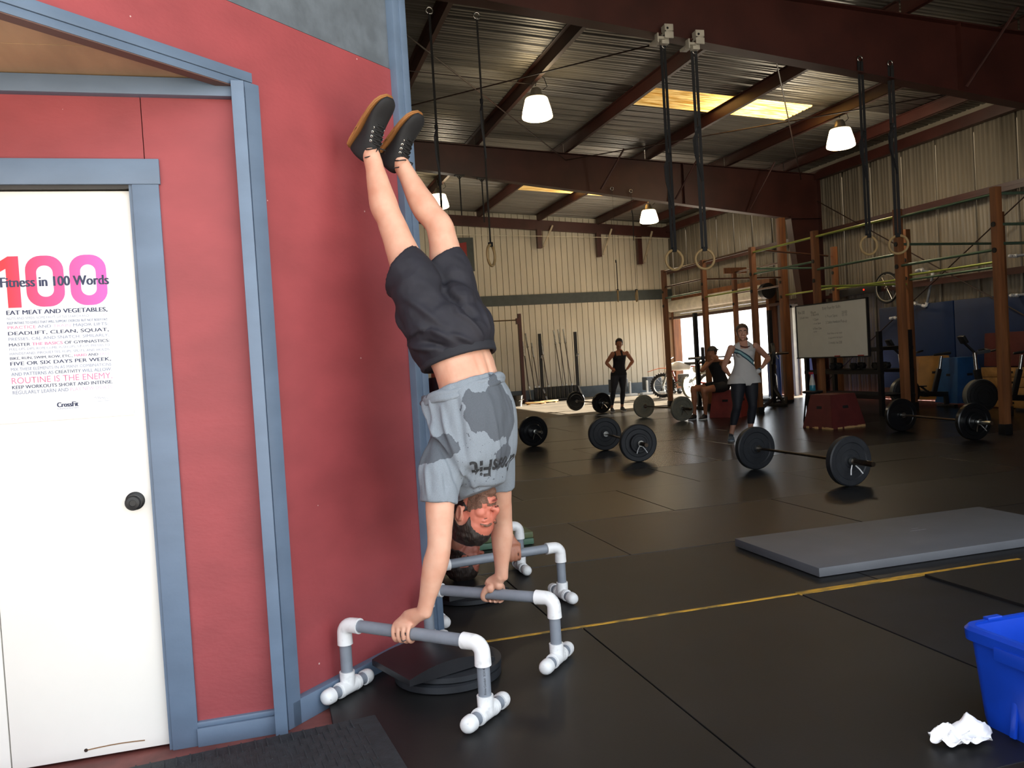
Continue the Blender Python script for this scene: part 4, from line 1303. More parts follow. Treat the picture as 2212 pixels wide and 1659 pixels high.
# ------------------------------------------------------------------ along the far wall
t = thing('bar_holder', 'row of black upright tubes holding barbells against the end wall', 'bar holder', (8.0, 23.9, 0))
mb = MB().bx(7.35, 8.75, 23.55, 24.2, .0, .06, .006).out('holder_base', BLACK, t, 30)
for k in range(10):
    x = 7.42+.135*k
    MB().bx(x, x+.1, 23.7, 23.8, .06, .42, .004).out('tube', BLACK, t, 30)
    MB().bx(x+.098, x+.104, 23.69, 23.7, .06, .42).out('tube_edge', CHROME, t, 0)
def vbar(x, L, tilt, label, dy=0):
    t = thing('stored_barbell', label, 'barbell', (x, 23.75, .07), 0, 'barbells standing in the holder')
    p0 = V((x, 23.75, .07))
    d = V((tilt, .19+dy, 1)).normalized()
    MB().cone(p0, p0+d*.4, .025, None, 10).out('sleeve', CHROME, t)
    MB().cone(p0+d*.4, p0+d*(L-.42), .0145, None, 8).out('bar', BARSTEEL, t)
    MB().cone(p0+d*(L-.43), p0+d*(L-.4), .036, None, 10).out('sleeve_collar', CHROME, t)
    MB().cone(p0+d*(L-.42), p0+d*L, .0255, None, 10).out('sleeve', CHROME, t)
for x, L, tl_, l in ((7.30, 1.75, -.03, 'standing barbell beside the brown pull-up post'), (7.48, 2.0, -.06, 'standing barbell just right of the brown pull-up post'), (7.6, 1.7, -.05, 'standing barbell left of the first black upright'), (7.9, 1.75, -.05, 'thin standing barbell alone right of the first black upright'),
                     (8.33, 2.05, -.04, 'leftmost of three tall barbells standing together in the holder'), (8.44, 2.07, -.02, 'middle of three tall barbells standing together in the holder'), (8.62, 2.07, -.03, 'rightmost of three tall barbells standing together in the holder')):
    vbar(x, L, tl_, l)
squat_stand(7.55, 23.35, 1.98, 'black upright in the middle of the standing barbells by the end wall', 1.3)
squat_stand(8.62, 23.3, 1.98, 'black upright at the right end of the standing barbells by the end wall', 1.3)
t = thing('pull_up_stand', 'thin brown pull-up stand before the end wall, left of the standing barbells', 'pull-up stand', (7.05, 23.7, 0))
for x in (7.08, 5.6): MB().bx(x-.045, x+.045, 23.65, 23.75, .03, 2.6).out('post', STEEL, t, 0)
MB().cone((5.6, 23.7, 2.42), (7.08, 23.7, 2.42), .018, None, 8).out('bar', BARSTEEL, t)
for x in (7.08, 5.6): MB().bx(x-.05, x+.05, 23.1, 24.1, 0, .05).out('base_rail', STEEL, t, 0)
MB().bx(6.98, 7.04, 23.64, 23.76, 2.3, 2.47).out('bar_bracket', STEEL, t, 0)
t = thing('bucket', 'dark bucket standing at the foot of the brown pull-up stand', 'bucket', (6.5, 22.45, 0))
MB().lathe([(0, .0), (.13, 0), (.17, .28), (.178, .28), (.178, .3), (.165, .3), (.125, .012), (0, .012)], mat4((6.5, 22.45, 0)), 24).out('pail', mat('dark bucket plastic', '2c2a28', .3), t)
MB().tube([(6.33, 22.45, .28), (6.33, 22.36, .18), (6.5, 22.27, .15), (6.67, 22.36, .18), (6.67, 22.45, .28)], .006, 6).out('bail', CHROME, t)
for i, (x, y, r_, l) in enumerate(((7.05, 22.6, .2, 'pale wooden board lying right of the bucket'), (7.6, 22.95, .35, 'pale wooden board lying before the bar holder'))):
    t = thing('wooden_board', l, 'board', (x, y, 0), 0, 'boards on the far floor')
    MB().box((x, y, .05), (.55, .14, .04), rotz(r_), .004).out('plank_top', PLY, t, 30)
    for q in (-.2, .2): MB().box(V((x, y, .016))+rotz(r_)@V((q, 0, 0)), (.05, .13, .03), rotz(r_)).out('plank_foot', PLY, t, 0)
t = thing('wall_banner', 'dark banner with red triangle on the end wall beside the handstander\'s knee', 'banner', (5.75, 24.5, 3.96))
MB().bx(5.0, 6.05, 24.52, 24.545, 3.96, 4.95).out('cloth', BAND, t, 0)
mb = MB().prism([(5.2, 4.1), (5.72, 4.1), (5.84, 4.3), (5.84, 4.82), (5.55, 4.78), (5.2, 4.3)], Matrix(((1, 0, 0, 0), (0, 0, -1, 24.519), (0, 1, 0, 0), (0, 0, 0, 1))), .002)
mb.out('red_patch', mat('banner red', '8a2723', .6), t, 0)
# grey bench machines and dumbbells at the base of the end wall
for i, x in enumerate((9.75, 10.85)):
    t = thing('floor_trolley', ('low black trolley with white end frame behind the woman in the black tank top', 'low black trolley with white end frame nearer the roller door')[i], 'trolley', (x, 23.3, 0), 0, 'low trolleys by the end wall')
    for xx in (x-.05, x+.5):
        MB().bx(xx-.025, xx+.025, 23.25, 23.31, .05, .42, .006).out('end_post', mat('pale grey paint', 'b9bcbd', .4), t, 30)
        MB().bx(xx-.2, xx+.2, 23.2, 23.38, .0, .07, .006).out('foot_bar', mat('pale grey paint', 'b9bcbd', .4), t, 30)
    MB().bx(x-.02, x+.48, 23.35, 23.7, .12, .52, .03).out('body', mat('slate plastic', '3d444c', .5), t, 30)
for k in range(4):
    dumbbell((11.45, 22.3+.35*k, 0), 0, .085, ('first', 'second', 'third', 'last')[k]+' black hex dumbbell on the floor towards the end wall, counted from the bikes', 'dumbbells at the end wall')
floor_items = ((11.2, 21.5, 1.45, .225), (11.3, 20.3, 1.5, .225))
for i, (x, y, a, R) in enumerate(floor_items):
    t = thing('leaning_plate', ('grey bumper plate leaning by the timber post near the roller door', 'dark bumper plate leaning behind the seated person\'s knees')[i], 'weight plate', (x-.6, y-1.2, 0), 0, 'plates leaning near the roller door')
    MB().lathe(plate_profile(.28, .07), mat4((x-.6, y-1.2, .285), frame((math.sin(.5), -math.cos(.5), .12))), 36).out('rubber_disc', PLATEG if i == 0 else PLATE, t, 30)

# ------------------------------------------------------------------ dirt motorbike glowing in the sun at the open door
t = thing('dirt_motorbike', 'sunlit orange and white dirt motorbike parked at the open roller door', 'motorbike', (10.9, 21.4, 0), 0)
BM = mat4((10.9, 21.0, 0), rotz(-.55))
OR = mat('orange bike plastic', 'd9662a', .4)
WH = mat('white bike plastic', 'efece4', .4)
for x, R in ((-.62, .33), (.62, .31)):
    wM = BM@mat4((x, 0, R), frame((0, 1, 0)))
    tyre = MB().lathe([(R-.07, -.045), (R-.02, -.05), (R, -.03), (R, .03), (R-.02, .05), (R-.07, .045), (R-.07, -.045)], wM, 32).out('tyre', BLACKP, t)
    mb = MB()
    for k in range(30):
        a = k/30*2*PI
        for q in (-.028, 0, .028): mb.box(wM@V(((R+.008)*math.cos(a), (R+.008)*math.sin(a), q)), (.03, .03, .02), BM.to_3x3()@frame((0, 1, 0))@rotz(a))
    o = mb.out('tread_knobs', BLACKP, tyre, 0)
    o['kind'] = 'stuff'
    mb = MB().torus(wM@V((0, 0, 0)), R-.075, .012, BM.to_3x3()@V((0, 1, 0)), 28, 6)
    for k in range(14):
        a = k/14*2*PI
        mb.cone(wM@V((0, 0, 0)), wM@V(((R-.08)*math.cos(a), (R-.08)*math.sin(a), 0)), .003, None, 4)
    mb.out('wheel_rim', CHROME, t)
def bp_(x, y, z): return BM@V((x, y, z))
MB().tube([bp_(-.62, -.09, .33), bp_(-.48, -.09, .75), bp_(-.4, -.09, 1.0)], .025, 8).out('fork_leg', CHROME, t)
MB().tube([bp_(-.62, .09, .33), bp_(-.48, .09, .75), bp_(-.4, .09, 1.0)], .025, 8).out('fork_leg', CHROME, t)
MB().tube([bp_(-.34, -.38, 1.08), bp_(-.38, -.15, 1.05), bp_(-.38, .15, 1.05), bp_(-.34, .38, 1.08)], .014, 8).out('handlebar', BLACK, t)
MB().loft([(bp_(-1.02, 0, .72), .06, .008), (bp_(-.7, 0, .8), .07, .01), (bp_(-.4, 0, .78), .05, .01)], BM.to_3x3()@V((0, 1, 0)), 10).out('front_fender', OR, t)
MB().loft([(bp_(.3, 0, .86), .09, .012), (bp_(.65, 0, .9), .09, .012), (bp_(1.0, 0, .98), .06, .008)], BM.to_3x3()@V((0, 1, 0)), 10).out('rear_fender', OR, t)
MB().loft([(bp_(-.38, 0, .82), .09, .1), (bp_(-.15, 0, .84), .14, .13), (bp_(.1, 0, .8), .08, .08)], BM.to_3x3()@V((0, 1, 0)), 12).out('tank', WH, t)
MB().loft([(bp_(-.05, 0, .9), .07, .035), (bp_(.3, 0, .89), .1, .04), (bp_(.6, 0, .93), .08, .03)], BM.to_3x3()@V((0, 1, 0)), 12).out('saddle', BLACKP, t)
MB().loft([(bp_(.25, -.12, .72), .06, .09), (bp_(.6, -.13, .8), .04, .07)], BM.to_3x3()@V((0, 1, 0)), 10).out('side_panel', WH, t)
MB().box(bp_(-.05, 0, .45), (.32, .2, .34), BM.to_3x3(), .04).cone(bp_(-.05, -.16, .4), bp_(-.05, .16, .4), .11, None, 14).out('engine', mat('engine alloy', '8a8a88', .4, .6), t, 30)
mb = MB().tube([bp_(-.42, 0, .95), bp_(-.25, 0, .4), bp_(-.1, 0, .26), bp_(.3, 0, .3), bp_(.3, 0, .8), bp_(-.4, 0, .88)], .022, 8).tube([bp_(.28, -.07, .38), bp_(.62, -.07, .31)], .022, 8).tube([bp_(.28, .07, .38), bp_(.62, .07, .31)], .022, 8)
mb.out('frame', mat('red bike frame', 'a3331f', .4), t)
MB().tube([bp_(-.12, -.13, .55), bp_(-.25, -.15, .4), bp_(.1, -.17, .36), bp_(.4, -.17, .6), bp_(.75, -.15, .72)], [.02, .022, .024, .04, .045], 10).out('exhaust', CHROME, t)
MB().box(bp_(-.5, 0, .98), (.04, .22, .24), BM.to_3x3()@Matrix.Rotation(.25, 3, 'Y'), .02).out('number_plate', WH, t, 30)
MB().beam(bp_(0, -.1, .3), bp_(.05, -.32, 0), .02, .02).out('kickstand', BLACK, t, 0)

# ------------------------------------------------------------------ outside the openings and odd pieces near them
t = thing('board_fence', 'sunlit tan board fence out in the yard beyond the roller door', 'fence', (17.5, 18, 0))
for k in range(22):
    y = 14.2+k*.21
    MB().bx(17.5, 17.53, y, y+.2, -.2, .98).out('fence_board', mat('tan fence board', 'a8743f', .7), t, 0)
t = thing('blue_panel', 'blue upright banner panel beside the doorway post', 'panel', (11.28, 17.35, 0))
MB().bx(11.25, 11.31, 17.12, 17.58, .05, 1.05, .01).out('panel_face', mat('blue sign', '31519e', .5), t, 30)
MB().bx(11.24, 11.25, 17.2, 17.28, .72, .8).out('white_mark', mat('white mark', 'd8d8d8', .5), t, 0)
MB().bx(11.1, 11.46, 17.15, 17.55, .0, .05).out('panel_foot', BLACK, t, 0)
t = thing('rowing_machine', 'black rowing machine folded low on the floor between the red boxes', 'rowing machine', (9.9, 14.9, 0))
MB().beam((9.0, 14.3, .12), (10.6, 16.3, .16), .08, .09).out('rail', BLACK, t, 0)
MB().beam((10.35, 15.9, .2), (10.75, 16.55, 1.02), .09, .12).out('flywheel_mast', BLACK, t, 0)
MB().box((9.0, 14.35, .05), (.6, .08, .06), rotz(.9), .01).out('front_foot', BLACK, t, 30)
MB().box((10.4, 16.0, .03), (.5, .08, .06), rotz(.5), .01).out('rear_foot', BLACK, t, 30)
MB().box((9.3, 14.75, .21), (.3, .26, .05), rotz(.9), .02).out('seat', BLACKP, t, 30)
MB().lathe([(0, -.06), (.2, -.06), (.24, -.03), (.24, .03), (.2, .06), (0, .06)], mat4((10.45, 16.1, .42), frame((.8, -.6, 0))), 24).out('flywheel', BLACKP, t)
MB().box((10.78, 16.55, 1.06), (.36, .1, .04), rotz(.4), .01).out('console', BLACKP, t, 30)
# ------------------------------------------------------------------ people
def skin(name, col, flush=None, fcol=None, frad=.15):
    t = NT(name)
    c = lin(col)
    nz = t.add('ShaderNodeTexNoise')
    nz.inputs['Scale'].default_value = 1
    nz.inputs['Detail'].default_value = 4
    t.link(t.coord((14, 14, 14)), nz.inputs['Vector'])
    out = t.mix(t.ramp(nz.outputs[0], .35, .7), c, tuple(a*b for a, b in zip(c, (.92, .80, .76))))
    if flush is not None:
        g = t.add('ShaderNodeNewGeometry')
        d = t.add('ShaderNodeVectorMath', operation='DISTANCE')
        d.inputs[1].default_value = flush
        t.link(g.outputs['Position'], d.inputs[0])
        out = t.mix(t.ramp(d.outputs['Value'], frad*.72, frad, (1, 1, 1, 1), (0, 0, 0, 1)), out, lin(fcol))
    t.link(out, t.b.inputs['Base Color'])
    t.b.inputs['Roughness'].default_value = .5
    t.b.inputs['Subsurface Weight'].default_value = .06
    t.b.inputs['Subsurface Radius'].default_value = (.012, .004, .002)
    n2 = t.add('ShaderNodeTexNoise')
    n2.inputs['Scale'].default_value = 1
    t.link(t.coord((120, 120, 120)), n2.inputs['Vector'])
    t.bump(n2.outputs[0], .05, .004)
    return t.m

def hairmat(name, col, col2):
    return mat(name, col, .55, scale=(60, 60, 18), col2=col2, bump=.5, bscale=(140, 140, 30))

def head_blobs(mb, M):
    """head looking along local x, crown along local z, chin 0.118 below eye level"""
    R3 = M.to_3x3()
    def B(c, r, rot=None): mb.ball(M@V(c), r, R3@(rot or Matrix.Identity(3)), 20, 14)
    B((-.008, 0, .035), (.099, .077, .084))
    B((.03, 0, .0), (.062, .066, .075))
    B((.038, 0, -.045), (.052, .055, .06))
    mb.loft([(M@V((-.005, 0, -.03)), .062, .045), (M@V((.03, 0, -.075)), .052, .045), (M@V((.066, 0, -.098)), .03, .022)], R3@V((0, 1, 0)), 16, 3)
    B((.076, 0, -.099), (.018, .024, .018))
    B((.074, 0, .026), (.018, .052, .012))
    for s in (-1, 1):
        B((.0765, s*.032, .0095), (.0095, .0165, .0062))
        B((.0755, s*.032, -.0098), (.0085, .0155, .0058))
        B((.057, s*.041, -.022), (.025, .023, .022))
        B((.055, s*.035, -.055), (.026, .022, .032))
        B((.098, s*.0125, -.037), (.011, .0085, .008))
        # ear: rim and lobe
        er = Matrix.Rotation(s*.35, 3, 'Z')
        mb.tube([M@(V((-.006, s*.0765, -.012))+er@V((.0145*math.cos(a)-.004, s*.004, .027*math.sin(a)))) for a in [k/12*2*PI for k in range(12)]], .0065, 8, closed=True)
        B((-.008, s*.076, -.012), (.014, .006, .024), er)
        B((.004, s*.076, -.034), (.008, .006, .01), er)
    mb.loft([(M@V((.083, 0, .022)), .0095, .009), (M@V((.096, 0, -.008)), .0095, .01), (M@V((.108, 0, -.03)), .0125, .012)], R3@V((0, 1, 0)), 12, 3)
    B((.107, 0, -.034), (.0125, .0125, .0105))
    B((.083, 0, -.062), (.0125, .025, .0065))
    B((.082, 0, -.074), (.012, .021, .008))
    mb.loft([(M@V((.02, 0, -.05)), .05, .05), (M@V((-.035, 0, -.06)), .05, .05), (M@V((-.03, 0, -.11)), .052, .054)], R3@V((0, 1, 0)), 16, 2)

def arm(mb, sh, el, wr, k=1.0, flat=None):
    sh, el, wr = V(sh), V(el), V(wr)
    a = el-sh
    b = wr-el
    st = [(sh, .055, .055), (sh+a*.3, .053, .053), (sh+a*.62, .048, .047), (sh+a*.93, .0415, .041), (el+b*.08, .043, .041), (el+b*.25, .0455, .041), (el+b*.5, .039, .035), (el+b*.78, .031, .026), (wr, .0295, .0225)]
    mb.loft([(p, x*k, y*k) for p, x, y in st], flat or (1, 0, 0), 32, 4)
    mb.ball(sh, .058*k, None, 16, 12)

def leg(mb, hip, kn, an, back, k=1.0, thigh=1.0):
    hip, kn, an, back = V(hip), V(kn), V(an), V(back).normalized()
    a, b = kn-hip, an-kn
    st = [(hip, .09*thigh, .09*thigh), (hip+a*.3, .082*thigh, .082*thigh), (hip+a*.65, .067*thigh, .067*thigh), (hip+a*.9, .056, .057), (kn+b*.04, .053, .056), (kn+b*.16+back*.006, .05, .052), (kn+b*.32+back*.014, .053, .055), (kn+b*.55+back*.01, .043, .046), (kn+b*.8+back*.002, .034, .036), (an, .034, .036)]
    mb.loft([(p, x*k, y*k) for p, x, y in st], back.cross(a), 36, 4)
    mb.ball(kn-back*.022, (.036*k, .036*k, .042*k), None, 14, 10)

def foot(mb, an, heel, toe, up, k=1.0):
    an, heel, toe, up = V(an), V(heel), V(toe), V(up)
    f = toe-heel
    side = f.cross(up)
    mb.loft([(heel+f*.08+up*.035, .034, .032), (heel+f*.3+up*.045, .036, .045), (heel+f*.6+up*.03, .043, .028), (heel+f*.85+up*.022, .045, .02), (heel+f*.95+up*.018, .036, .016)], side, 16, 3)
    mb.loft([(an, .035*k, .035*k), (heel+f*.24+up*.05, .036, .04)], side, 14, 2)

def grip_hand(mb, c, ax, nd, wrist, k=1.0, R=.0241):
    """hand closed over a bar: ax points from little finger to index, nd to the side the fingers come down"""
    c, ax, nd, wrist = V(c), V(ax).normalized(), V(nd).normalized(), V(wrist)
    up = V((0, 0, 1))
    P = lambda th, q, rr: c+ax*q+(up*math.cos(math.radians(th))+nd*math.sin(math.radians(th)))*rr
    for q, rh, e, ln in ((.037, .0088, 208, 0), (.0125, .0092, 216, 0), (-.0115, .0088, 212, 0), (-.0335, .0077, 198, 0)):
        q *= k
        ths = [22, 48, 75, 105, 135, 165, 188, e]
        mb.loft([(P(t, q*(1-.08*i/7), R+rh*(1.75 if i == 0 else 1.5 if i == 1 else 1.05)), rh*(1.12 if i in (1, 4) else 1.0)*(.85 if i > 5 else 1), rh*(1.1 if i in (1, 4) else .95)*(.8 if i > 5 else 1)) for i, t in enumerate(ths)], ax, 12, 2)
    K = P(40, 0, R+.014)
    T = P(-2, -.004, R+.02)
    mb.loft([(wrist, .024*k, .027*k), (wrist*.55+T*.45+up*.004, .031*k, .023*k), (T, .042*k, .019*k), (P(26, .001, R+.0165), .046*k, .015*k), (K, .044*k, .011*k)], ax, 18, 4)
    mb.ball(P(-38, .004, R+.014), (.019*k, .017*k, .02*k), None, 14, 10)
    mb.ball(P(-8, -.03, R+.019), (.022*k, .02*k, .02*k), None, 14, 10)
    mb.loft([(P(-20, .002, R+.017), .02, .018), (P(-48, .022, R+.012), .0165, .0145), (P(-82, .036, R+.0105), .0128, .0115), (P(-116, .040, R+.0095), .0118, .0098), (P(-146, .038, R+.0085), .0095, .008)], ax, 12, 3)

def open_hand(mb, wrist, d, pn, td, k=1.0, curl=.35):
    """relaxed hand: d along the fingers, pn out of the palm, td to the thumb side"""
    wrist, d, pn = V(wrist), V(d).normalized(), V(pn).normalized()
    td = (V(td)-d*V(td).dot(d)).normalized()
    kn = wrist+d*.085*k
    mb.loft([(wrist, .026*k, .02*k), (wrist+d*.035*k, .036*k, .017*k), (kn, .041*k, .013*k)], td, 14, 2)
    for i, (q, L, rh) in enumerate(((.03, .072, .0085), (.0105, .08, .0088), (-.0105, .074, .0085), (-.03, .058, .0075))):
        p = kn+td*q*k-d*abs(q)*.25
        pts = [(p-d*.012, rh, rh)]
        a = 0
        for fr in (.45, .3, .25):
            a += curl
            p = p+(d*math.cos(a)+pn*math.sin(a)+td*q*1.5)*L*fr*k
            pts.append((p, rh*(1-.1*len(pts)), rh*(1-.1*len(pts))))
        mb.loft(pts, td, 10, 2)
    mb.loft([(wrist+d*.02*k+td*.018*k, .015, .014), (wrist+d*.05*k+td*.046*k+pn*.01, .0115, .011), (wrist+d*.085*k+td*.055*k+pn*.018, .0095, .009)], pn, 10, 2)

def shell_from(me, keep, off, thick=.0, name='garment'):
    """a garment or hair: the body faces for which keep(centre) holds, moved out along their normals"""
    bm = bmesh.new()
    bm.from_mesh(me)
    bm.normal_update()
    nrm = {v.index: v.normal.copy() for v in bm.verts}
    dele = [f for f in bm.faces if not keep(f.calc_center_median())]
    idx = {v: v.index for v in bm.verts}
    bmesh.ops.delete(bm, geom=dele, context='FACES')
    for v in bm.verts:
        o = off(v.co) if callable(off) else off
        v.co = v.co+v.normal*o if v not in idx else v.co+nrm[idx[v]]*o
    r = bpy.data.meshes.new(name)
    bm.to_mesh(r)
    bm.free()
    r = evaluated(r, ('SMOOTH', dict(iterations=3, factor=.5)), ('SOLIDIFY', dict(thickness=thick or .004, offset=-1)))
    r.shade_smooth()
    r.materials.clear()
    return r

def put(name, me, m, parent, label=None):
    me.materials.clear()
    for q in (m if isinstance(m, (list, tuple)) else [m]): me.materials.append(q)
    return link(name, me, parent, label)

def eyes(M, parent, sc=1.0, squint=False):
    for s in (-1, 1):
        if squint:
            MB().tube([M@V((.0838-.05*abs(q)*0-q*.1, s*(.032+q), -.001-.1*q*q)) for q in (-.013, -.006, 0, .006, .013)], .0014, 6).out('eyelash', IRIS, parent, 180)
            continue
        mb = MB()
        mb.ball(M@V((.0705, s*.032, .0)), .0125*sc, M.to_3x3(), 14, 10)
        e = mb.out('eye', EYEW, parent, 180)
        MB().ball(M@V((.0815, s*.032, .0)), (.003*sc, .0055*sc, .0055*sc), M.to_3x3(), 12, 8).out('iris', IRIS, e, 180)
EYEW = mat('eye white', 'd9d2cc', .3, var=.02)
IRIS = mat('dark iris', '2a1d16', .2)

def brow_tubes(M, m, parent):
    for s in (-1, 1):
        MB().loft([(M@V((.0945, s*.012, .022)), .0045, .0035), (M@V((.0895, s*.032, .028)), .005, .004), (M@V((.071, s*.052, .021)), .003, .003)], M.to_3x3()@V((0, 0, 1)), 8, 3).out('eyebrow', m, parent, 180)

def shoe(name, parent, heel, toe, up, upper, sole, halfw=.049, h=.105, laces=None, label=None):
    """heel and toe at sole level, up from the sole to the ankle"""
    heel, toe = V(heel), V(toe)
    x = (toe-heel).normalized()
    up = (V(up)-x*V(up).dot(x)).normalized()
    y = up.cross(x)
    L = (toe-heel).length
    M = mat4(heel, Matrix((x, y, up)).transposed())
    def X(a, b, c): return M@V((a*L, b, c))
    st = [(.0, .018, .03, h*.72), (.04, .033, .045, h*.95), (.17, .037, .052, h*1.06), (.30, .038, .05, h), (.42, .041, .046, .095), (.56, .046, .039, .069), (.7, .049, .032, .053), (.82, .047, .028, .046), (.92, .038, .024, .038), (.985, .018, .02, .028)]
    st = spline([(*X(a, 0, 0), w_*halfw/.049, t_) for a, w_, c_, t_ in st], 3)
    mb = MB()
    rows = []
    n = 18
    for q in st:
        p = V(q[:3])
        row = []
        for j in range(n):
            a = 2*PI*j/n
            c, s_ = math.cos(a), math.sin(a)
            yy = math.copysign(abs(c)**.75, c)*q[3]*(1 if s_ < .2 else 1-.38*max(0, s_-.2))
            zz_ = .012+(q[4]-.012)*(.5+.5*math.copysign(abs(s_)**.8, s_))
            row.append(mb.bm.verts.new(p+y*yy+up*zz_))
        rows.append(row)
    for A, B in zip(rows, rows[1:]):
        for j in range(n): mb.bm.faces.new((A[j], A[(j+1) % n], B[(j+1) % n], B[j]))
    mb.bm.faces.new(rows[0][::-1])
    mb.bm.faces.new(rows[-1])
    s = mb.out(name, upper, parent, 50, label)
    out = [(a, w_*1.1*halfw/.049) for a, w_ in ((0, .016), (.04, .03), (.15, .037), (.35, .036), (.55, .045), (.72, .05), (.86, .046), (.95, .033), (1.005, .012))]
    poly = [(a*L, -w_) for a, w_ in out]+[(a*L, w_) for a, w_ in out[::-1]]
    mb = MB().prism(poly, M, .015)
    es = [e for e in mb.bm.edges if e.calc_length() < .5*L and abs((e.verts[0].co-e.verts[1].co).dot(up)) < .002]
    bmesh.ops.bevel(mb.bm, geom=es, offset=.004, segments=2, affect='EDGES')
    mb.out('sole', sole, s, 40)
    if laces:
        mb = MB()
        for k in range(5):
            a = .36+.055*k
            hh = .1135-.0105*k
            w_ = .026
            mb.tube([X(a, -w_, hh-.014), X(a+.02, 0, hh+.004), X(a+.03, w_, hh-.016)], .0028, 6)
            mb.tube([X(a, w_, hh-.014), X(a+.02, 0, hh+.005), X(a+.03, -w_, hh-.016)], .0028, 6)
        kx, kz = .335, .116
        for sg in (-1, 1):
            mb.tube([X(kx, 0, kz), X(kx+.02, sg*.03, kz+.014), X(kx-.05, sg*.05, kz+.006), X(kx-.1, sg*.045, kz-.01), X(kx-.02, sg*.012, kz)], .0028, 6)
            mb.tube([X(kx, 0, kz), X(kx-.09, sg*.02, kz+.02), X(kx-.2, sg*.045, kz+.008)], .0026, 6)
        mb.out('lace', laces, s, 60)
        mb = MB()
        for k in range(5):
            for sg in (-1, 1):
                a = .37+.055*k
                mb.torus(X(a, sg*.036*(1-.02*k), .092-.0098*k), .0042, .0016, M.to_3x3()@V((.2, sg*.85, .5)), 10, 5)
        mb.out('eyelet', CHROME, s, 60)
    return s

def fold(me, lines):
    """raised creases along lines given as (point, point, height, width)"""
    ns = [v.normal.copy() for v in me.vertices]
    cs = [v.co.copy() for v in me.vertices]
    bt = BVHTree.FromPolygons(cs, [tuple(p.vertices) for p in me.polygons])
    path = []
    for a, b, hh, w_ in lines:
        path.append(([bt.find_nearest(a+(b-a)*k/6)[0] for k in range(7)], hh, w_))
    for v, n, c in zip(me.vertices, ns, cs):
        h = 0
        for P, hh, w_ in path:
            if (c-P[3]).length > (P[0]-P[6]).length*.8+.06: continue
            best, bu = 9, 0
            for k in range(6):
                ab = P[k+1]-P[k]
                u = max(0, min(1, (c-P[k]).dot(ab)/max(1e-9, ab.length_squared)))
                d2 = (c-P[k]-ab*u).length/w_
                if d2 < best: best, bu = d2, (k+u)/6
            if best < 2.5: h += hh*math.exp(-best*best)*math.sin(PI*(.1+.85*bu))
        if h: v.co = c+n*h
    return me
# ---- the handstander
GUM = mat('gum sole rubber', '9a6a3c', .55)
SHOEB = mat('black shoe canvas', '131417', .75, scale=(30, 30, 30), bump=.1, bscale=(260, 260, 260))
LACE = mat('black lace', '0e0f11', .7)
HS = 1.05
al = math.radians(9)
hup = (DU*(-math.sin(al))+V((0, 0, -math.cos(al)))).normalized()
hfw = (DU*math.cos(al)+V((0, 0, -math.sin(al)))).normalized()
hc_ = W3(.425, .65, .70)
HM = mat4(hc_, Matrix((hfw, hup.cross(hfw), hup)).transposed()@Matrix.Diagonal((HS, HS, HS)))
SKIN1 = skin('fair skin', 'd2a38b', W3(.50, .65, .70), 'c0705c', .135)
man = thing('person', 'man in grey sweat-stained shirt and dark shorts doing a handstand against the red wall', 'person', W3(.34, .65, 0))
mb = MB()
mb.loft([(W3(.335, .65, 1.52), .15, .105), (W3(.36, .65, 1.44), .16, .115), (W3(.40, .65, 1.36), .152, .112), (W3(.432, .65, 1.29), .147, .112), (W3(.452, .65, 1.2), .15, .112), (W3(.458, .65, 1.08), .17, .118), (W3(.45, .65, .99), .182, .115), (W3(.44, .65, .92), .165, .09), (W3(.43, .65, .87), .1, .07)], DD, 48, 4)
mb.loft([(W3(.435, .65, .9), .07, .065), (W3(.43, .65, .84), .058, .06), (W3(.415, .65, .78), .055, .058)], DD, 18, 2)
head_blobs(mb, HM)
LS, LE, LW = W3(.415, .455, .88), W3(.437, .385, .615), W3(.374, .345, .368)
RS, RE, RW = W3(.43, .845, .88), W3(.402, .915, .60), W3(.388, .902, .368)
arm(mb, LS, LE, LW, 1.1, DU)
arm(mb, RS, RE, RW, 1.08, DU)
for q, w_ in ((LS, -1), (RS, 1)): mb.ball(q*.72+W3(.44, .65, .95)*.28, (.052, .052, .052), None, 14, 10)
grip_hand(mb, W3(.292, .333, .288), -DU, -DD, LW)
grip_hand(mb, W3(.345, .902, .288), -DU, DD, RW)
LH, LK, LA = W3(.335, .56, 1.49), W3(.186, .56, 1.872), W3(.085, .56, 2.225)
RH, RK, RA = W3(.35, .735, 1.49), W3(.288, .75, 1.885), W3(.105, .725, 2.205)
leg(mb, LH, LK, LA, -DU, 1.06, 1.0)
leg(mb, RH, RK, RA, -DU, 1.06, 1.0)
body = remesh(mb, .0032, 8)
ripple(body, .0016, 17, 4)
fold(body, [(W3(.575, .65, 1.14), W3(.565, .65, 1.40), -.007, .013), (W3(.56, .60, 1.22), W3(.54, .58, 1.36), -.003, .012)])

mo = put('body', body, SKIN1, man)
eyes(HM, mo, HS, True)
HAIR1 = hairmat('dark brown hair', '2b1f19', '140e0b')
BEARD = mat('brown stubble', '7d5846', .7, scale=(230, 230, 230), col2='4c3629', th=(.3, .7), bump=.4, bscale=(260, 260, 260))
HI = HM.inverted()
def hairline(x):
    """height of the hair's lower edge against distance forward"""
    T = ((-.2, -.075), (-.07, -.072), (-.03, -.06), (-.006, -.05), (.004, -.04), (.012, -.03), (.026, -.028), (.032, .0), (.042, .035), (.06, .058), (.08, .074), (.2, .078))
    for (a, b), (c, d) in zip(T, T[1:]):
        if a <= x <= c: return b+(d-b)*(x-a)/(c-a)
    return .1
def hair_keep(c):
    p = HI@c
    x, y, z = p
    ay = abs(y)
    if p.length > .2 or ay > .093: return False
    if ((x+.004)/.034)**2+((z+.012)/.047)**2 < 1 and ay > .058: return False
    return z > hairline(x)+.0045*noise.noise(c*190)
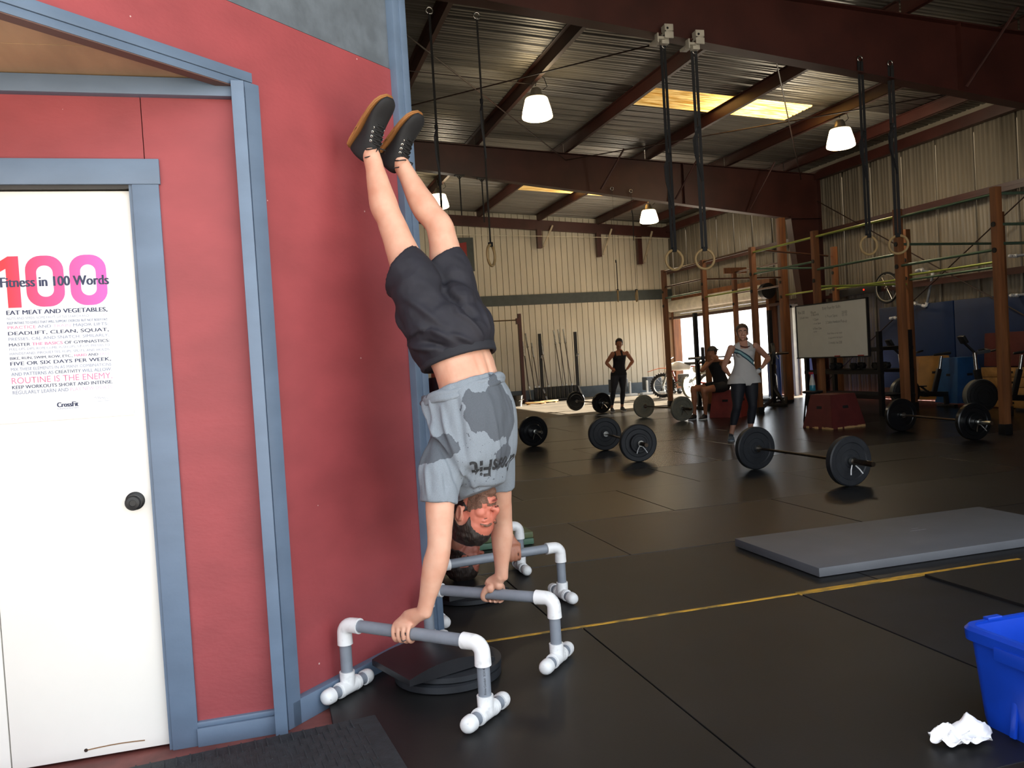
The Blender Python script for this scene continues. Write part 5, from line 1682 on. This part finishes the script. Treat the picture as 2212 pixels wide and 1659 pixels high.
def hair_off(co):
    p = HI@co
    e = max(0, min(1, (p.z-hairline(p.x))/.03))
    return .0018+e*(.008+.005*noise.noise(p*55)+.004*max(0, min(1, (p.z-.05)/.04)))
put('hair', shell_from(body, hair_keep, hair_off, .006), HAIR1, mo)
def beard_keep(c):
    p = HI@c
    x, y, z = p
    if p.length > .17 or abs(y) > .075: return False
    z += .004*noise.noise(c*170)
    if x > .072 and -.081 < z < -.0575 and abs(y) < .0245: return False
    if x > .074 and -.0575 < z < -.046 and abs(y) < .034: return True
    edge = -.026-.40*(x-.03) if x > .03 else -.02
    if x > .072: edge = -.058-.35*(.034-min(.034, abs(y)))*0
    return z < edge and z > -.135 and x > .006+max(0, -z-.07)*.35
put('beard', shell_from(body, beard_keep, lambda co: .0016+.0016*noise.noise(co*160), .002), BEARD, mo)
brow_tubes(HM, BEARD, mo)
MB().ball(HM@V((.0955, 0, -.068)), (.003, .02, .0035), HM.to_3x3(), 12, 8).out('mouth', mat('dark lip line', '7c3a35', .5), mo, 180)
for s in (-1, 1): MB().ball(HM@V((.106, s*.0075, -.0455)), (.004, .0032, .0022), HM.to_3x3(), 8, 6).out('nostril', mat('nostril', '3a1512', .7), mo, 180)
# dark band on the ring finger
c = W3(.292, .333, .288)-DU*(-.0115)
p = c+(V((0, 0, 1))*math.cos(math.radians(118))-DD*math.sin(math.radians(118)))*(.0241+.0088)
MB().torus(p, .0097, .0022, (V((0, 0, 1))*-math.sin(math.radians(118))-DD*math.cos(math.radians(118))), 20, 6).out('finger_ring', mat('grey band', '4a4d50', .35, .6), man, 180)
# shirt: loose, hanging towards the head, folded hem
t = NT('heather grey shirt with sweat')
base, wet = lin('7d868f'), lin('50565e')
g = t.add('ShaderNodeNewGeometry')
def blob(center, rad, soft=.35):
    mp = t.add('ShaderNodeVectorMath', operation='SUBTRACT')
    mp.inputs[1].default_value = center
    t.link(g.outputs['Position'], mp.inputs[0])
    dv = t.add('ShaderNodeVectorMath', operation='DIVIDE')
    dv.inputs[1].default_value = rad
    t.link(mp.outputs[0], dv.inputs[0])
    ln = t.add('ShaderNodeVectorMath', operation='LENGTH')
    t.link(dv.outputs[0], ln.inputs[0])
    return ln.outputs['Value']
def noi(sc, det=6, st=(1, 1, 1)):
    n = t.add('ShaderNodeTexNoise')
    n.inputs['Scale'].default_value = sc
    n.inputs['Detail'].default_value = det
    m_ = t.add('ShaderNodeVectorMath', operation='MULTIPLY')
    m_.inputs[1].default_value = st
    t.link(g.outputs['Position'], m_.inputs[0])
    t.link(m_.outputs[0], n.inputs['Vector'])
    return n.outputs[0]
def ma(op, a, b):
    m_ = t.add('ShaderNodeMath', operation=op)
    for i, v in enumerate((a, b)):
        if hasattr(v, 'is_linked'): t.link(v, m_.inputs[i])
        else: m_.inputs[i].default_value = v
    return m_.outputs[0]
edge = ma('MULTIPLY', ma('SUBTRACT', noi(13, 8, (1, 1, .6)), .5), 1.5)
s1 = ma('LESS_THAN', ma('ADD', blob(W3(.60, .60, 1.12), (.16, .16, .155)), edge), .78)
s2 = ma('LESS_THAN', ma('ADD', blob(W3(.40, .42, .99), (.12, .12, .07)), edge), .8)
s3 = ma('LESS_THAN', ma('ADD', blob(W3(.62, .62, .93), (.10, .10, .10)), edge), .55)
s4 = ma('LESS_THAN', ma('ADD', blob(W3(.30, .50, 1.2), (.09, .12, .08)), edge), .6)
s5 = ma('MULTIPLY', ma('GREATER_THAN', noi(75, 2), .69), ma('LESS_THAN', blob(W3(.58, .55, .93), (.13, .16, .16)), 1.0))
allw = ma('MINIMUM', ma('ADD', ma('ADD', s5, ma('ADD', s1, s2)), ma('ADD', s3, s4)), 1.0)
heather = t.ramp(noi(240, 2, (1, 1, 3)), .3, .7, (.86, .86, .86, 1), (1.1, 1.1, 1.1, 1))
cb = t.mix(allw, base, wet)
mm = t.add('ShaderNodeMix', data_type='RGBA', blend_type='MULTIPLY')
mm.inputs[0].default_value = 1
t.link(cb, mm.inputs[6])
t.link(heather, mm.inputs[7])
t.link(mm.outputs[2], t.b.inputs['Base Color'])
t.b.inputs['Roughness'].default_value = .85
t.bump(noi(420, 2), .12, .002)
SHIRT = t.m
mb = MB()
mb.loft([(W3(.418, .645, 1.215), .180, .150), (W3(.435, .645, 1.172), .187, .156), (W3(.452, .645, 1.125), .19, .157), (W3(.46, .645, 1.08), .198, .158), (W3(.46, .645, 1.0), .204, .155), (W3(.455, .645, .94), .208, .148), (W3(.455, .645, .895), .18, .137), (W3(.462, .645, .855), .132, .12), (W3(.460, .645, .82), .108, .108), (W3(.472, .645, .785), .095, .10)], DD, 40, 4, ex=.9, flat=True)
for S_, E_, sg in ((LS, LE, -1), (RS, RE, 1)):
    d_ = E_-S_
    mb.loft([(S_-d_*.42+DD*(-sg)*.045, .07, .085), (S_-d_*.1+DD*(-sg)*.01, .082, .09), (S_+d_*.14, .077, .078), (S_+d_*.38+DU*-.006, .076, .070)], DU, 24, 4, flat=True)
sh = remesh(mb, .005, 4)
r_ = random.Random(2)
ripple(sh, .006, 9, 1, (1, 1, .35))
ripple(sh, .0028, 24, 3, (1, 1, .45))
fold(sh, [(W3(.36, .45, 1.24), W3(.50, .50, .84), .018, .012), (W3(.44, .45, 1.15), W3(.52, .52, .82), .016, .011), (W3(.30, .52, 1.22), W3(.40, .40, 1.02), .016, .015), (W3(.42, .45, 1.02), W3(.47, .46, .80), -.012, .013),
          (W3(.57, .57, 1.2), W3(.56, .60, .84), .008, .012), (W3(.50, .46, 1.24), W3(.53, .48, .9), -.010, .012), (W3(.40, .38, .93), W3(.42, .36, .8), .010, .010), (W3(.38, .43, 1.04), W3(.37, .40, .84), .012, .012), (W3(.47, .50, .92), W3(.43, .57, .77), .012, .010),
          (W3(.52, .52, .95), W3(.50, .57, .80), .010, .010), (W3(.33, .48, 1.16), W3(.48, .46, .98), .012, .012), (W3(.46, .41, .93), W3(.47, .40, .81), -.010, .010)])
sh = evaluated(sh, ('SMOOTH', dict(iterations=2, factor=.5)))
sh.shade_smooth()
shirt = put('shirt', sh, SHIRT, man)
mb = MB()
pts = []
for k in range(48):
    a = 2*PI*k/48
    pts.append(W3(.420+.150*math.cos(a), .645+.182*math.sin(a), 1.208+.036*math.cos(a)+.008*math.sin(a)+.006*math.sin(2*a+1)+.004*math.sin(7*a)))
ring_r = [.0135+.004*math.sin(3*q+.5) for q in [2*PI*k/48 for k in range(48)]]
mb.tube(pts, ring_r, 10, closed=True)
pts2 = [(p-V((0, 0, .022))+(p-W3(.42, .645, p.z-DO.z)).normalized()*.007) for p in pts]
mb.tube(pts2, [.010+.004*math.sin(5*q+2) for q in [2*PI*k/48 for k in range(48)]], 8, closed=True)
hem = remesh(mb, .005, 3)
put('folded_hem', hem, SHIRT, shirt)
# lettering across the chest, upside down with him
bt = BVHTree.FromPolygons([v.co.copy() for v in sh.vertices], [tuple(p.vertices) for p in sh.polygons])
CHEST = mat('charcoal shirt print', '2b2d30', .8, scale=(70, 70, 70), col2='54575c', th=(.5, .75))
me = text_mesh('CrossFit', 1, None, .02)
x0, x1, y0, y1 = bounds(me)
bm = bmesh.new()
bm.from_mesh(me)
bmesh.ops.triangulate(bm, faces=bm.faces)
bmesh.ops.subdivide_edges(bm, edges=[e for e in bm.edges if e.calc_length() > .12], cuts=2)
bmesh.ops.triangulate(bm, faces=bm.faces)
for v in bm.verts:
    ux = (v.co.x-(x0+x1)/2)/(x1-x0)*.35+.055
    uy = (v.co.y-y0)/(y1-y0)*.07
    # wrap: aim at the body's axis so that letters keep their width around the chest
    ang = (-ux)/.2
    dirv = -(DU*math.cos(ang)+DD*math.sin(ang))
    o_ = W3(.46, .655, .935-uy)-dirv*.6
    hit = bt.ray_cast(o_, dirv)
    if hit[0]: v.co = hit[0]-dirv*.0016
    else: v.co = W3(.6, .65, .95)
me2 = bpy.data.meshes.new('chest_print')
bm.to_mesh(me2)
bm.free()
put('chest_print', me2, CHEST, shirt)
# shorts
SHORTS = mat('navy black shorts', '191822', .75, var=.12, scale=(20, 20, 20), bump=.06, bscale=(300, 300, 300))
mb = MB()
mb.loft([(W3(.400, .65, 1.33), .163, .150), (W3(.382, .65, 1.385), .183, .172), (W3(.365, .65, 1.44), .19, .172), (W3(.34, .65, 1.51), .19, .155), (W3(.33, .65, 1.56), .17, .12)], DD, 36, 4, flat=True)
for H, K_, t_ in ((LH, LK, .55), (RH, RK, .58)):
    a = K_-H
    mb.loft([(H-a*.12, .118, .112), (H+a*.15, .116, .112), (H+a*.30, .112, .109), (H+a*.44+DU*.004, .105, .104), (H+a*t_-DU*.034, .101, .124)], DD, 28, 3, flat=True)
mb.ball(W3(.375, .65, 1.56), (.12, .1, .09), DM, 18, 12)
so = remesh(mb, .006, 5)
ripple(so, .008, 8, 5, (1, 1, 1))
ripple(so, .0025, 25, 6)
fold(so, [(W3(.52, .45, 1.40), W3(.34, .50, 1.47), .02, .014), (W3(.42, .44, 1.37), W3(.25, .50, 1.40), .02, .013), (W3(.46, .62, 1.42), W3(.33, .63, 1.64), -.03, .018), (W3(.45, .50, 1.45), W3(.28, .47, 1.60), .014, .016), (W3(.48, .47, 1.37), W3(.36, .46, 1.41), -.016, .010),
          (W3(.26, .46, 1.44), W3(.19, .52, 1.55), .02, .018), (W3(.5, .72, 1.42), W3(.42, .78, 1.56), .016, .014), (W3(.55, .62, 1.40), W3(.38, .57, 1.52), .014, .012), (W3(.22, .50, 1.60), W3(.2, .6, 1.72), .010, .014), (W3(.50, .66, 1.41), W3(.44, .70, 1.60), .012, .012),
          (W3(.54, .56, 1.39), W3(.47, .48, 1.44), .014, .010), (W3(.30, .47, 1.36), W3(.22, .5, 1.47), -.012, .012)])
so = evaluated(so, ('SMOOTH', dict(iterations=2, factor=.5)))
so.shade_smooth()
shorts = put('shorts', so, SHORTS, man)
mb = MB()
pts = []
for k in range(40):
    a = 2*PI*k/40
    pts.append(W3(.404+.143*math.cos(a), .65+.16*math.sin(a), 1.328+.043*math.cos(a)))
bandm = MB()
for dz in (0, .012, .024):
    bandm.tube([p+V((0, 0, dz))-DU*dz*.25 for p in pts], .0095, 8, closed=True)
put('waistband', remesh(bandm, .005, 2), mat('black waistband', '1b1c24', .8), shorts)
# shoes: sole plane faces up and back to the wall
fl_ = (DU*.197+V((0, 0, .16))).normalized()
ul = (DU*.63-V((0, 0, .776))).normalized()
shoe('shoe', man, LA-ul*.082-fl_*.062, LA-ul*.082+fl_*.215, ul, SHOEB, GUM, .056, .118, LACE)
fr_ = (DU*.21+V((0, 0, .165))+DD*.03).normalized()
ur = (DU*.62-V((0, 0, .785))).normalized()
shoe('shoe', man, RA-ur*.082-fr_*.065, RA-ur*.082+fr_*.205, ur, SHOEB, GUM, .056, .118, LACE)

# ---- the second handstander, mostly hidden behind the first
SKIN2 = skin('ruddy skin', 'a8735c', (1.03, 4.68, .2), '9a5a4a', .15)
p2 = thing('person', 'second handstander in a black shirt, face half hidden behind a grey bar', 'person', (.98, 4.68, 0))
HM2 = mat4((.99, 4.68, .205), Matrix((V((.99, -.05, -.06)).normalized(), V((.05, .99, 0)).normalized()*-1, V((-.06, 0, -1)).normalized())).transposed())
fx = V((.995, -.06, -.06)).normalized()
uz = (V((0, 0, -1))-fx*V((0, 0, -1)).dot(fx)).normalized()
HM2 = mat4((.985, 4.68, .205), Matrix((fx, uz.cross(fx), uz)).transposed())
mb = MB()
head_blobs(mb, HM2)
Yv = V((0, 1, 0))
mb.loft([((.955, 4.68, .30), .055, .058), ((.94, 4.68, .38), .062, .062), ((.93, 4.68, .42), .09, .07)], Yv, 18, 2)
mb.loft([((.925, 4.68, .42), .12, .08), ((.93, 4.68, .48), .17, .105), ((.935, 4.68, .6), .165, .115), ((.93, 4.68, .75), .145, .105), ((.95, 4.68, .88), .15, .105), ((.955, 4.68, .98), .155, .11)], Yv, 24, 3)
S2L, E2L, W2L = (.95, 4.52, .45), (.965, 4.30, .60), (1.17, 4.33, .37)
S2R, E2R, W2R = (.95, 4.84, .45), (.965, 5.03, .60), (1.17, 5.0, .37)
arm(mb, S2L, E2L, W2L, .95)
arm(mb, S2R, E2R, W2R, .95)
grip_hand(mb, X3(.433, 0, .288), (-1, 0, 0), (0, -1, 0), W2L)
grip_hand(mb, X4(.40, 0, .288), (-1, 0, 0), (0, 1, 0), W2R)
for dy in (-.085, .085):
    leg(mb, (.955, 4.68+dy, .98), (.945, 4.68+dy, 1.36), (.895, 4.68+dy, 1.73), (-1, 0, 0), 1.0)
b2 = remesh(mb, .005, 3)
m2 = put('body', b2, SKIN2, p2)
eyes(HM2, m2)
HI2 = HM2.inverted()
def keep2(c):
    x, y, z = HI2@c
    if V((x, y, z)).length > .19: return False
    if abs(z+.012) < .04 and -.03 < x < .018 and abs(y) > .066: return False
    return z > hairline(x)+.004*noise.noise(c*150)
put('hair', shell_from(b2, keep2, lambda co: .008+.005*noise.noise(co*50), .006), HAIR1, m2)
BLACKSHIRT = mat('black shirt cloth', '111114', .85, var=.15)
mb = MB()
mb.loft([((.955, 4.68, .90), .172, .135), ((.93, 4.68, .75), .172, .138), ((.94, 4.68, .6), .19, .145), ((.94, 4.68, .5), .195, .13), ((.935, 4.68, .44), .15, .10), ((.94, 4.68, .395), .10, .085)], Yv, 32, 4, flat=True)
for s_, e_, sg in ((V(S2L), V(E2L), -1), (V(S2R), V(E2R), 1)):
    mb.loft([(s_-(e_-s_)*.3, .075, .075), (s_, .072, .072), (s_+(e_-s_)*.6, .068, .068)], (1, 0, 0), 20, 3, flat=True)
q = remesh(mb, .008, 4)
ripple(q, .004, 12, 4)
put('shirt', q, BLACKSHIRT, p2)
mb = MB()
mb.loft([((.955, 4.68, .89), .17, .125), ((.955, 4.68, .98), .18, .13), ((.955, 4.68, 1.04), .16, .11)], Yv, 28, 3, flat=True)
for dy in (-.085, .085): mb.loft([((.955, 4.68+dy, .95), .105, .105), ((.95, 4.68+dy, 1.1), .1, .1), ((.945, 4.68+dy, 1.24), .09, .09)], Yv, 20, 3, flat=True)
put('shorts', remesh(mb, .009, 4), SHORTS, p2)
for dy in (-.085, .085):
    shoe('shoe', p2, (.815, 4.68+dy, 1.79), (1.035, 4.68+dy, 1.84), (.2, 0, -.97), SHOEB, GUM, .048, .1, LACE)

# ---- people standing further in
def bones_of(J):
    return [('torso', J['hipc'], J['chest']), ('torso', J['chest'], J['neck'])]+[('arm', J[a], J[b]) for a, b in (('shL', 'elL'), ('elL', 'wrL'), ('shR', 'elR'), ('elR', 'wrR'))]+[('leg', J[a], J[b]) for a, b in (('hipL', 'knL'), ('knL', 'anL'), ('hipR', 'knR'), ('knR', 'anR'))]+[('head', J['neck'], J['headc'])]
BR = {'torso': .115, 'arm': .045, 'leg': .07, 'head': .08}
def nearest(bs, p):
    best = None
    for i, (kind, a, b) in enumerate(bs):
        ab = b-a
        u = max(0, min(1, (p-a).dot(ab)/ab.length_squared))
        d = (p-a-ab*u).length/BR[kind]
        if best is None or d < best[0]: best = (d, kind, u, i)
    return best
def figure(label, J, f, fh, head_up, skinm, vox=.007, k=.88, female=True, hs=.97, hands=None, feet=None):
    """upright or seated person from joints in world space; f faces forward, fh is where the head looks"""
    J = {a: (V(b) if not isinstance(b, list) else b) for a, b in J.items()}
    f = V(f).normalized()
    lat = V((0, 0, 1)).cross(f)
    t = thing('person', label, 'person', J.get('ground', V((J['hipc'].x, J['hipc'].y, 0))))
    mb = MB()
    ch, hp, nk = J['chest'], J['hipc'], J['neck']
    ax = nk-hp
    w1 = .168 if female else .165
    mb.loft([(hp-ax*.1, w1*.9, .1), (hp, w1, .108), (hp+ax*.22, .138, .1), (hp+ax*.42, .128, .092), (hp+ax*.65, .142, .1+(.012 if female else 0)), (hp+ax*.82, .152, .092), (hp+ax*.93, .13, .07), (nk, .07, .055)], lat, 24, 3)
    if female:
        for s in (-1, 1): mb.ball(hp+ax*.68+lat*s*.062+f*.068, (.055, .05, .052), None, 14, 10)
    fh = V(fh).normalized()
    hu = (V(head_up)-fh*V(head_up).dot(fh)).normalized()
    M = mat4(J['headc'], Matrix((fh, hu.cross(fh), hu)).transposed()@Matrix.Diagonal((hs, hs, hs)))
    head_blobs(mb, M)
    mb.loft([(nk-V((0, 0, .02)), .055, .05), (nk*.5+(M@V((-.03, 0, -.1)))*.5, .048, .048), (M@V((-.025, 0, -.07)), .05, .052)], lat, 16, 2)
    for s in 'LR':
        arm(mb, J['sh'+s], J['el'+s], J['wr'+s], k)
        leg(mb, J['hip'+s], J['kn'+s], J['an'+s], J.get('back'+s, -f), 1.0, 1.12 if female else .95)
        h = hands[s]
        open_hand(mb, J['wr'+s], *h, k=.92)
    b = remesh(mb, vox, 3)
    bo = put('body', b, skinm, t)
    eyes(M, bo, hs)
    return t, bo, b, M, J, bones_of(J), lat, f
def hair_cap(b, bo, M, m, low=-.05, off=.009):
    I = M.inverted()
    def keep(c):
        x, y, z = I@c
        if V((x, y, z)).length > .2: return False
        if abs(z+.012) < .035 and -.03 < x < .018 and abs(y) > .066: return False
        return z > hairline(x)-.004
    def offs(co):
        p = I@co
        return .002+max(0, min(1, (p.z-hairline(p.x))/.035))*off+.003*noise.noise(p*60)
    put('hair', shell_from(b, keep, offs, .005), m, bo)

SKIN3 = skin('tanned skin', 'a8704f')
SKIN4 = skin('pale skin', 'b98b74')
# woman in the white tank top, hands on hips
f2 = V((-.30, -.95, 0))
t2, bo, b, M, J, bs, lat, f = figure('woman in white tank top with teal diagonal stripe, hands on hips behind the nearest barbell',
    dict(hipc=(6.35, 10.5, .86), chest=(6.36, 10.5, 1.14), neck=(6.365, 10.5, 1.345), headc=(6.335, 10.47, 1.487), shR=(6.185, 10.53, 1.275), elR=(6.105, 10.62, 1.02), wrR=(6.215, 10.66, .90), shL=(6.545, 10.49, 1.285), elL=(6.825, 10.62, 1.10), wrL=(6.60, 10.44, .985),
         hipR=(6.265, 10.52, .83), knR=(6.185, 10.45, .47), anR=(6.125, 10.54, .085), hipL=(6.435, 10.49, .83), knL=(6.43, 10.45, .47), anL=(6.405, 10.52, .085)),
    f2, (-.42, -.9, -.03), (.02, 0, 1), SKIN4, .006, .86,
    hands=dict(L=((-.75, -.25, -.45), (-.3, .9, 0), (.1, -.9, .3)), R=((.8, .2, -.4), (.2, -.9, 0), (.2, .6, .5))))
HAIR2 = hairmat('light brown hair', '5b4430', '33261b')
hair_cap(b, bo, M, HAIR2)
MB().loft([(M@V((-.10, .0, .0)), .03, .03), (M@V((-.115, .03, -.05)), .028, .028), (M@V((-.075, .07, -.10)), .02, .02)], M.to_3x3()@V((0, 1, 0)), 12, 3).out('ponytail', HAIR2, bo, 180)
brow_tubes(M, HAIR2, bo)
MB().ball(M@V((.0915, 0, -.068)), (.003, .018, .004), M.to_3x3(), 12, 8).out('mouth', mat('lip colour', '8f4a45', .5), bo, 180)
t = NT('white tank cloth with teal stripe')
g = t.add('ShaderNodeNewGeometry')
dt = t.add('ShaderNodeVectorMath', operation='DOT_PRODUCT')
nd_ = V((.62, 0, .78)).normalized()
dt.inputs[1].default_value = nd_
t.link(g.outputs['Position'], dt.inputs[0])
q0 = nd_.dot(V((6.27, 10.4, 1.20)))
r1 = t.add('ShaderNodeValToRGB')
mr = t.add('ShaderNodeMapRange')
for i, v in ((1, q0-.05), (2, q0+.05), (3, 0), (4, 1)): mr.inputs[i].default_value = v
t.link(dt.outputs['Value'], mr.inputs[0])
r1.color_ramp.interpolation = 'CONSTANT'
r1.color_ramp.elements[0].color = (*lin('b9b7b4'), 1)
r1.color_ramp.elements[1].position = .18
r1.color_ramp.elements[1].color = (*lin('1e3d4c'), 1)
for p_, c_ in ((.34, '7fa5a8'), (.62, '1e3d4c'), (.8, 'b9b7b4')): r1.color_ramp.elements.new(p_).color = (*lin(c_), 1)
t.link(mr.outputs[0], r1.inputs[0])
t.link(r1.outputs[0], t.b.inputs['Base Color'])
t.b.inputs['Roughness'].default_value = .8
def tank_keep(hem, neckline, strap=(.055, .11), front=True):
    def keep(c):
        d, kind, u, i = nearest(bs, c)
        if kind in ('arm', 'head'): 
            l = (c-J['neck']).dot(lat)
            return False
        if c.z < hem or c.z > J['neck'].z+.01: return False
        if kind == 'leg' and u > .35: return False
        l = abs((c-J['hipc']).dot(lat))
        nl = neckline if (c-J['hipc']).dot(f) > -.02 else neckline+.03
        return c.z < nl-.0*l or strap[0] < l < strap[1]
    return keep
me = shell_from(b, tank_keep(.775, 1.26, (.05, .125)), lambda c: .008+.045*max(0, (1.05-c.z))/.3, .004)
ripple(me, .005, 11, 2, (1, 1, .4))
tk = put('tank_top', me, t.m, t2)
mb = MB()
mb.torus(V((6.362, 10.468, 1.315)), .075, .008, (-.1, -.45, .9), 28, 6)
mb.out('collar_binding', mat('dark red binding', '3f1a1d', .7), tk, 180)
LEG = mat('navy leggings', '14161f', .7)
def legg(hi, lo):
    def keep(c):
        d, kind, u, i = nearest(bs, c)
        if kind in ('arm', 'head'): return False
        return lo < c.z < hi
    return keep
put('leggings', shell_from(b, legg(.96, .215), .008, .003), LEG, t2)
SHOEG = mat('blue grey shoe mesh', '4a5a66', .7)
shoe('shoe', t2, (6.165, 10.62, .0), (6.03, 10.39, .0), (0, 0, 1), SHOEG, mat('pale sole', '8d9499', .6), .045, .1, LACE)
shoe('shoe', t2, (6.42, 10.60, .0), (6.36, 10.34, .0), (0, 0, 1), SHOEG, mat('pale sole', '8d9499', .6), .045, .1, LACE)

# woman in black far away
f3 = V((-.12, -.99, 0))
t3, bo, b, M, J, bs, lat, f = figure('distant woman in black tank top and leggings, hands on hips before the end wall',
    dict(hipc=(7.49, 17.6, .84), chest=(7.53, 17.6, 1.12), neck=(7.545, 17.6, 1.345), headc=(7.525, 17.56, 1.505), shR=(7.375, 17.6, 1.285), elR=(7.245, 17.68, 1.09), wrR=(7.345, 17.56, .93), shL=(7.715, 17.6, 1.28), elL=(7.885, 17.68, 1.09), wrL=(7.685, 17.56, .93),
         hipR=(7.41, 17.6, .83), knR=(7.31, 17.52, .47), anR=(7.275, 17.6, .085), hipL=(7.575, 17.6, .83), knL=(7.565, 17.57, .47), anL=(7.535, 17.62, .085)),
    f3, (-.35, -.88, -.22), (.05, -.2, 1), SKIN3, .008, .9,
    hands=dict(L=((-.7, -.1, -.6), (-.4, .9, 0), (.1, -.9, .3)), R=((.7, -.1, -.6), (.4, .9, 0), (-.1, -.9, .3))))
hair_cap(b, bo, M, HAIR1)
MB().ball(M@V((-.11, 0, .05)), (.04, .045, .045), None, 14, 10).out('hair_bun', HAIR1, bo, 180)
put('tank_top', shell_from(b, tank_keep(.80, 1.24, (.05, .10)), .006, .003), BLACKSHIRT, t3)
put('leggings', shell_from(b, legg(.94, .15), .005, .003), mat('black leggings', '15141d', .7), t3)
SHOEK = mat('black white trainer', '26262a', .6)
shoe('shoe', t3, (7.30, 17.66, 0), (7.23, 17.41, 0), (0, 0, 1), SHOEK, WHITEP, .045, .1)
shoe('shoe', t3, (7.545, 17.68, 0), (7.52, 17.42, 0), (0, 0, 1), SHOEK, WHITEP, .045, .1)

# person in a cap sitting on the red box
f4 = V((-.9, -.42, 0))
t4, bo, b, M, J, bs, lat, f = figure('person in black with backward cap sitting on the red box, hands raised to the chin',
    dict(hipc=(8.0, 14.02, .60), chest=(7.93, 14.0, .86), neck=(7.86, 13.98, 1.06), headc=(7.80, 13.94, 1.20), shR=(7.80, 14.16, .99), elR=(7.62, 14.05, .88), wrR=(7.76, 13.92, 1.04), shL=(7.93, 13.82, 1.0), elL=(8.02, 13.72, 1.02), wrL=(7.83, 13.80, 1.06),
         hipR=(7.92, 14.12, .57), knR=(7.46, 14.1, .56), anR=(7.47, 14.12, .09), hipL=(7.95, 13.9, .57), knL=(7.54, 13.85, .54), anL=(7.60, 13.95, .09),
         backR=(.6, 0, -.6), backL=(.6, 0, -.6), ground=(7.9, 14.0, 0)),
    f4, (-.8, -.55, -.12), (-.1, 0, 1), SKIN3, .008, .9, False,
    hands=dict(L=((-.3, .5, .7), (-.2, .6, 0), (0, .2, .9)), R=((.3, -.5, .7), (-.3, .5, 0), (0, .2, .9))))
hair_cap(b, bo, M, HAIR1)
I4 = M.inverted()
def capkeep(c):
    p = I4@c
    return p.length < .2 and p.z > .045-.1*p.x*0 and True
CAPM2 = mat('dark olive cap', '3a322a', .8)
cp = put('cap', shell_from(b, capkeep, .014, .008), CAPM2, t4)
MB().loft([(M@V((-.10, 0, .05)), .07, .006), (M@V((-.15, 0, .035)), .065, .006), (M@V((-.185, 0, .02)), .04, .005)], M.to_3x3()@V((0, 1, 0)), 14, 3).out('cap_brim', CAPM2, cp, 180)
def top4(c):
    d, kind, u, i = nearest(bs, c)
    if kind in ('arm', 'head', 'leg'): return kind == 'leg' and u < .08 and i in (6, 8)
    return c.z < 1.03 or False
put('shirt', shell_from(b, top4, .008, .004), BLACKSHIRT, t4)
def sh4(c):
    d, kind, u, i = nearest(bs, c)
    return (kind == 'leg' and u < .52 and i in (6, 8)) or (kind == 'torso' and c.z < .66)
put('shorts', shell_from(b, sh4, .014, .004), mat('black shorts', '151210', .8), t4)
shoe('shoe', t4, (7.50, 14.14, 0), (7.30, 14.02, 0), (0, 0, 1), SHOEK, WHITEP, .045, .1)
shoe('shoe', t4, (7.63, 13.98, 0), (7.43, 13.86, 0), (0, 0, 1), SHOEK, WHITEP, .045, .1)
